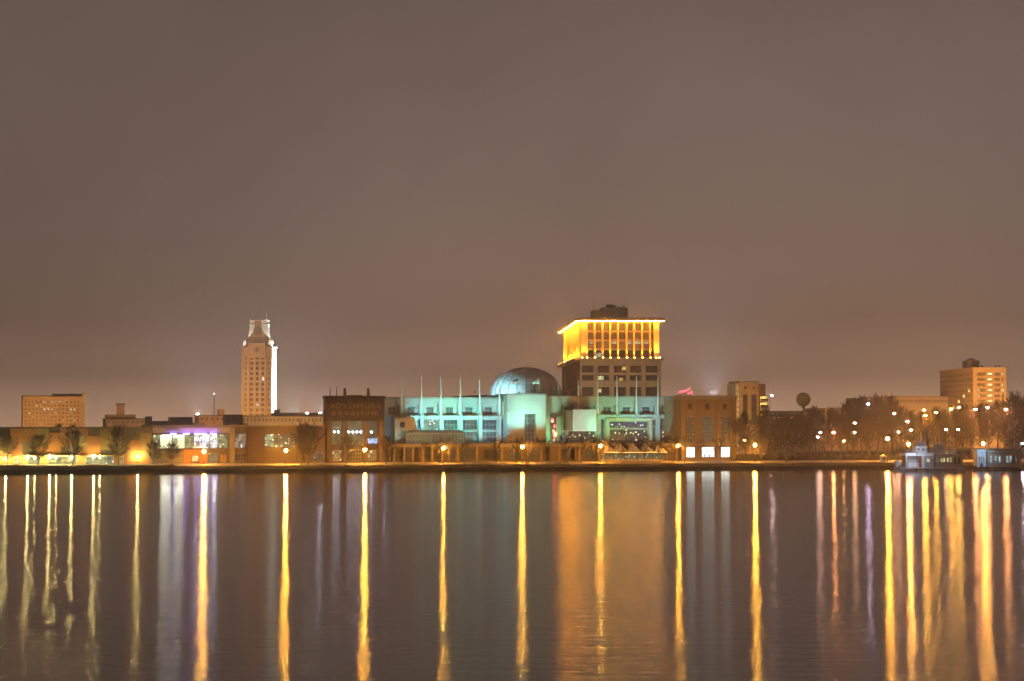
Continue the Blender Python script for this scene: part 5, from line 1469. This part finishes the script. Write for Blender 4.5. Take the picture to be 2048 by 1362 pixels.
dense = [(*make_tree(30+i, 14, 9.5, 64, .20 + .05*(i % 3), .26, .050, 5, 5, 28, 70, .42), 14) for i in range(4)]

for px, h, lab in ((15, 8.5, 'bare tree at the left edge beside the cream door'), (77, 9.0, 'bare tree before the orange panels right of the cream door'),
    (146, 10.5, 'broad bare tree before the middle of the orange panelled building'), (238, 11.5, 'tallest bare tree in front of the orange panelled building'),
    (310, 7.0, 'bare tree before the blue-grey bay under the bright window band'), (345, 6.5, 'slender bare tree before the bright window band')):
    plant(lab, px, 17, h, broad, group='bare trees before the orange panelled building')
for px, h, lab in ((604, 11, 'bare tree before the brown wall, left of a pair'), (617, 12.5, 'bare tree before the brown wall, right of a pair'),
    (693, 8.5, 'bare tree between the windows of the sign building'), (772, 8.0, 'bare tree at the gap right of the sign building')):
    plant(lab, px, 14, h, broad, group='bare trees before the sign building')
nth = ['first','second','third','fourth','fifth','sixth','seventh','eighth','ninth','tenth','eleventh','twelfth','thirteenth','fourteenth','fifteenth','sixteenth','seventeenth','eighteenth','nineteenth','twentieth','twenty-first','twenty-second','twenty-third','twenty-fourth','twenty-fifth','twenty-sixth']
for i, (px, sb) in enumerate(((851,14),(878,14.5),(898,15),(929,16),(993,15),(1033,14.5),(1057,15),(1084,16),(1128,15),(1163,16),(1190,15),(1213,14.5),(1243,15),(1290,14),(1319,15),(1346,15),(1369,14.5),(1397,15),(1440,14),(1497,15),(1522,14.5))):
    plant('small bare promenade tree, %s counting right from the sign building' % nth[i], px, sb, 6.6 + (i*37 % 11)*.16, small, 'promenade_tree', 'small bare trees along the promenade')
k = 0
for px, sb, h in ((1478,30,15),(1492,60,17),(1520,45,15),(1532,75,19),(1548,28,13),(1562,50,17),(1573,20,16),(1590,36,16),(1604,60,17),(1618,26,14),(1632,70,19),(1648,34,15),(1664,55,19),(1680,28,16),
    (1694,70,21),(1708,40,18),(1722,80,23),(1738,30,18),(1754,64,23),(1768,42,18),(1784,85,23),(1800,60,19)):
    plant('dark bare tree, %s counting right from the brown building' % (nth[k]), px, sb, h, dense, 'park_tree', 'dark park trees right of the brown building'); k += 1
k = 0
for px, sb, h in ((1822,75,18),(1840,95,17),(1858,60,17),(1876,90,19),(1892,70,18),(1910,50,18),(1926,88,20),(1944,60,18),(1960,92,21),(1978,66,20),(1994,84,21),(2010,60,20),(2026,90,25),(2042,64,22),(2058,88,26)):
    plant('dark bare tree behind the boats, %s counting right from the ferry bow' % nth[k], px, sb, h, dense, 'park_tree', 'dark trees behind the moored boats'); k += 1
k = 0
for px in (118, 132, 146): 
    plant('dark tree top in front of the far office block, %s from the left' % nth[k], px, 75, 12.5 - (k % 2), dense, 'park_tree', 'trees in front of the far office block'); k += 1

# shrubs along the far left bank and low planting on the grass bank
def scrub(name, label, u0, u1, w0, w1, n, h0, h1, m, seed):
    R = random.Random(seed); b = MB()
    for i in range(n):
        u, w = R.uniform(u0, u1), R.uniform(w0, w1)
        x, y = quay(u, w); z = 1.48 + max(0, w-.9)/6.1*.8
        a = R.uniform(0, 6.28); h = R.uniform(h0, h1)*(.6 + .4*math.sin(u*.35)*math.sin(u*.11+1)); l = R.uniform(.25, .6)
        dx, dy = math.cos(a), math.sin(a); ww = R.uniform(.05, .12)
        tx, ty = x + dx*l, y + dy*l
        b.quad((x-dy*ww, y+dx*ww, z), (x+dy*ww, y-dx*ww, z), (tx+dy*ww*.4, ty-dx*ww*.4, z+h), (tx-dy*ww*.4, ty+dx*ww*.4, z+h))
    o = b.build(name, m); tag(o, label, 'shrubs', kind='stuff'); return o
scrub('reeds', 'dry reeds and shrubs along the bank below the orange panelled building', -6, 58, 1.2, 6.5, 20000, .35, 1.15, mat('dry_reed', (.22,.18,.09), 1.0, .35, .4), 3)
scrub('bank_grass', 'ragged dry grass along the rest of the quay bank', 58, QL+10, 1.2, 6.8, 26000, .2, .55, mat('dry_reed', (.1,.1,.1)), 4)
# undergrowth beneath the park trees
R_ = random.Random(9); b = MB()
for i in range(26000):
    u, w = R_.uniform(QL*.72, QL+15), R_.uniform(26, 60)
    x, y = quay(u, w); h = R_.uniform(.6, 2.6)*(.55+.45*math.sin(u*.5+w)*math.sin(u*.17)); a = R_.uniform(0, 6.28); ww = R_.uniform(.06,.18); l = R_.uniform(.2,.8)
    dx, dy = math.cos(a), math.sin(a); z = 2.95
    b.quad((x-dy*ww, y+dx*ww, z), (x+dy*ww, y-dx*ww, z), (x+dx*l+dy*ww, y+dy*l-dx*ww, z+h), (x+dx*l-dy*ww, y+dy*l+dx*ww, z+h))
tag(b.build('undergrowth', twigm), 'dark tangled undergrowth beneath the park trees', 'undergrowth', kind='stuff')

# white notice on the terrace and a small white tent by the ferry
p = tf.world(tf.u(995, -.3), -.3, tf.z(888))
t = thing('white_banner', 'small white stand banner on the terrace railing right of the gallery', 'banner', p, YAW)
MB().box(-.5, .5, -.06, .06, .5, 2.0).build('panel', whitep, t)
MB().box(-.06, .06, -.05, .05, 0, .5).build('stand', darkst, t)
p = at_setback(1766, 12)
t = thing('ticket_kiosk', 'small white pointed kiosk on the promenade left of the ferry', 'kiosk', (p.x, p.y, 2.5), YAW)
b = MB(); b.box(-.9, .9, -.9, .9, 0, 2.1); b.build('booth', whitep, t)
b = MB(); b.tri((-1.15,-1.15,2.1),(1.15,-1.15,2.1),(0,0,3.0)); b.tri((1.15,-1.15,2.1),(1.15,1.15,2.1),(0,0,3.0)); b.tri((1.15,1.15,2.1),(-1.15,1.15,2.1),(0,0,3.0)); b.tri((-1.15,1.15,2.1),(-1.15,-1.15,2.1),(0,0,3.0)); b.quad((-1.15,-1.15,2.1),(-1.15,1.15,2.1),(1.15,1.15,2.1),(1.15,-1.15,2.1))
b.build('roof', whitep, t)
MB().box(-.5,.5,-.96,-.904,.9,1.7).build('hatch', dark_glass, t)

# ------------------------------------------------------------------ night haze over the river and the city
HAZE = 0.00034
hm = bpy.data.materials.new('night_haze'); hm.use_nodes = True
hn = hm.node_tree.nodes; hn.clear()
ho = hn.new('ShaderNodeOutputMaterial'); hv = hn.new('ShaderNodeVolumePrincipled')
hv.inputs['Color'].default_value = (.92, .92, .95, 1)
hv.inputs['Density'].default_value = HAZE
hv.inputs['Anisotropy'].default_value = 0.84
hm.node_tree.links.new(hv.outputs[0], ho.inputs['Volume'])
b = MB(); b.box(-4700, 4100, -1300, 5100, -3.0, 95.0)
hz_ = b.build('haze', hm); hz_['kind'] = 'stuff'; hz_['label'] = 'thin night haze over the river and city'
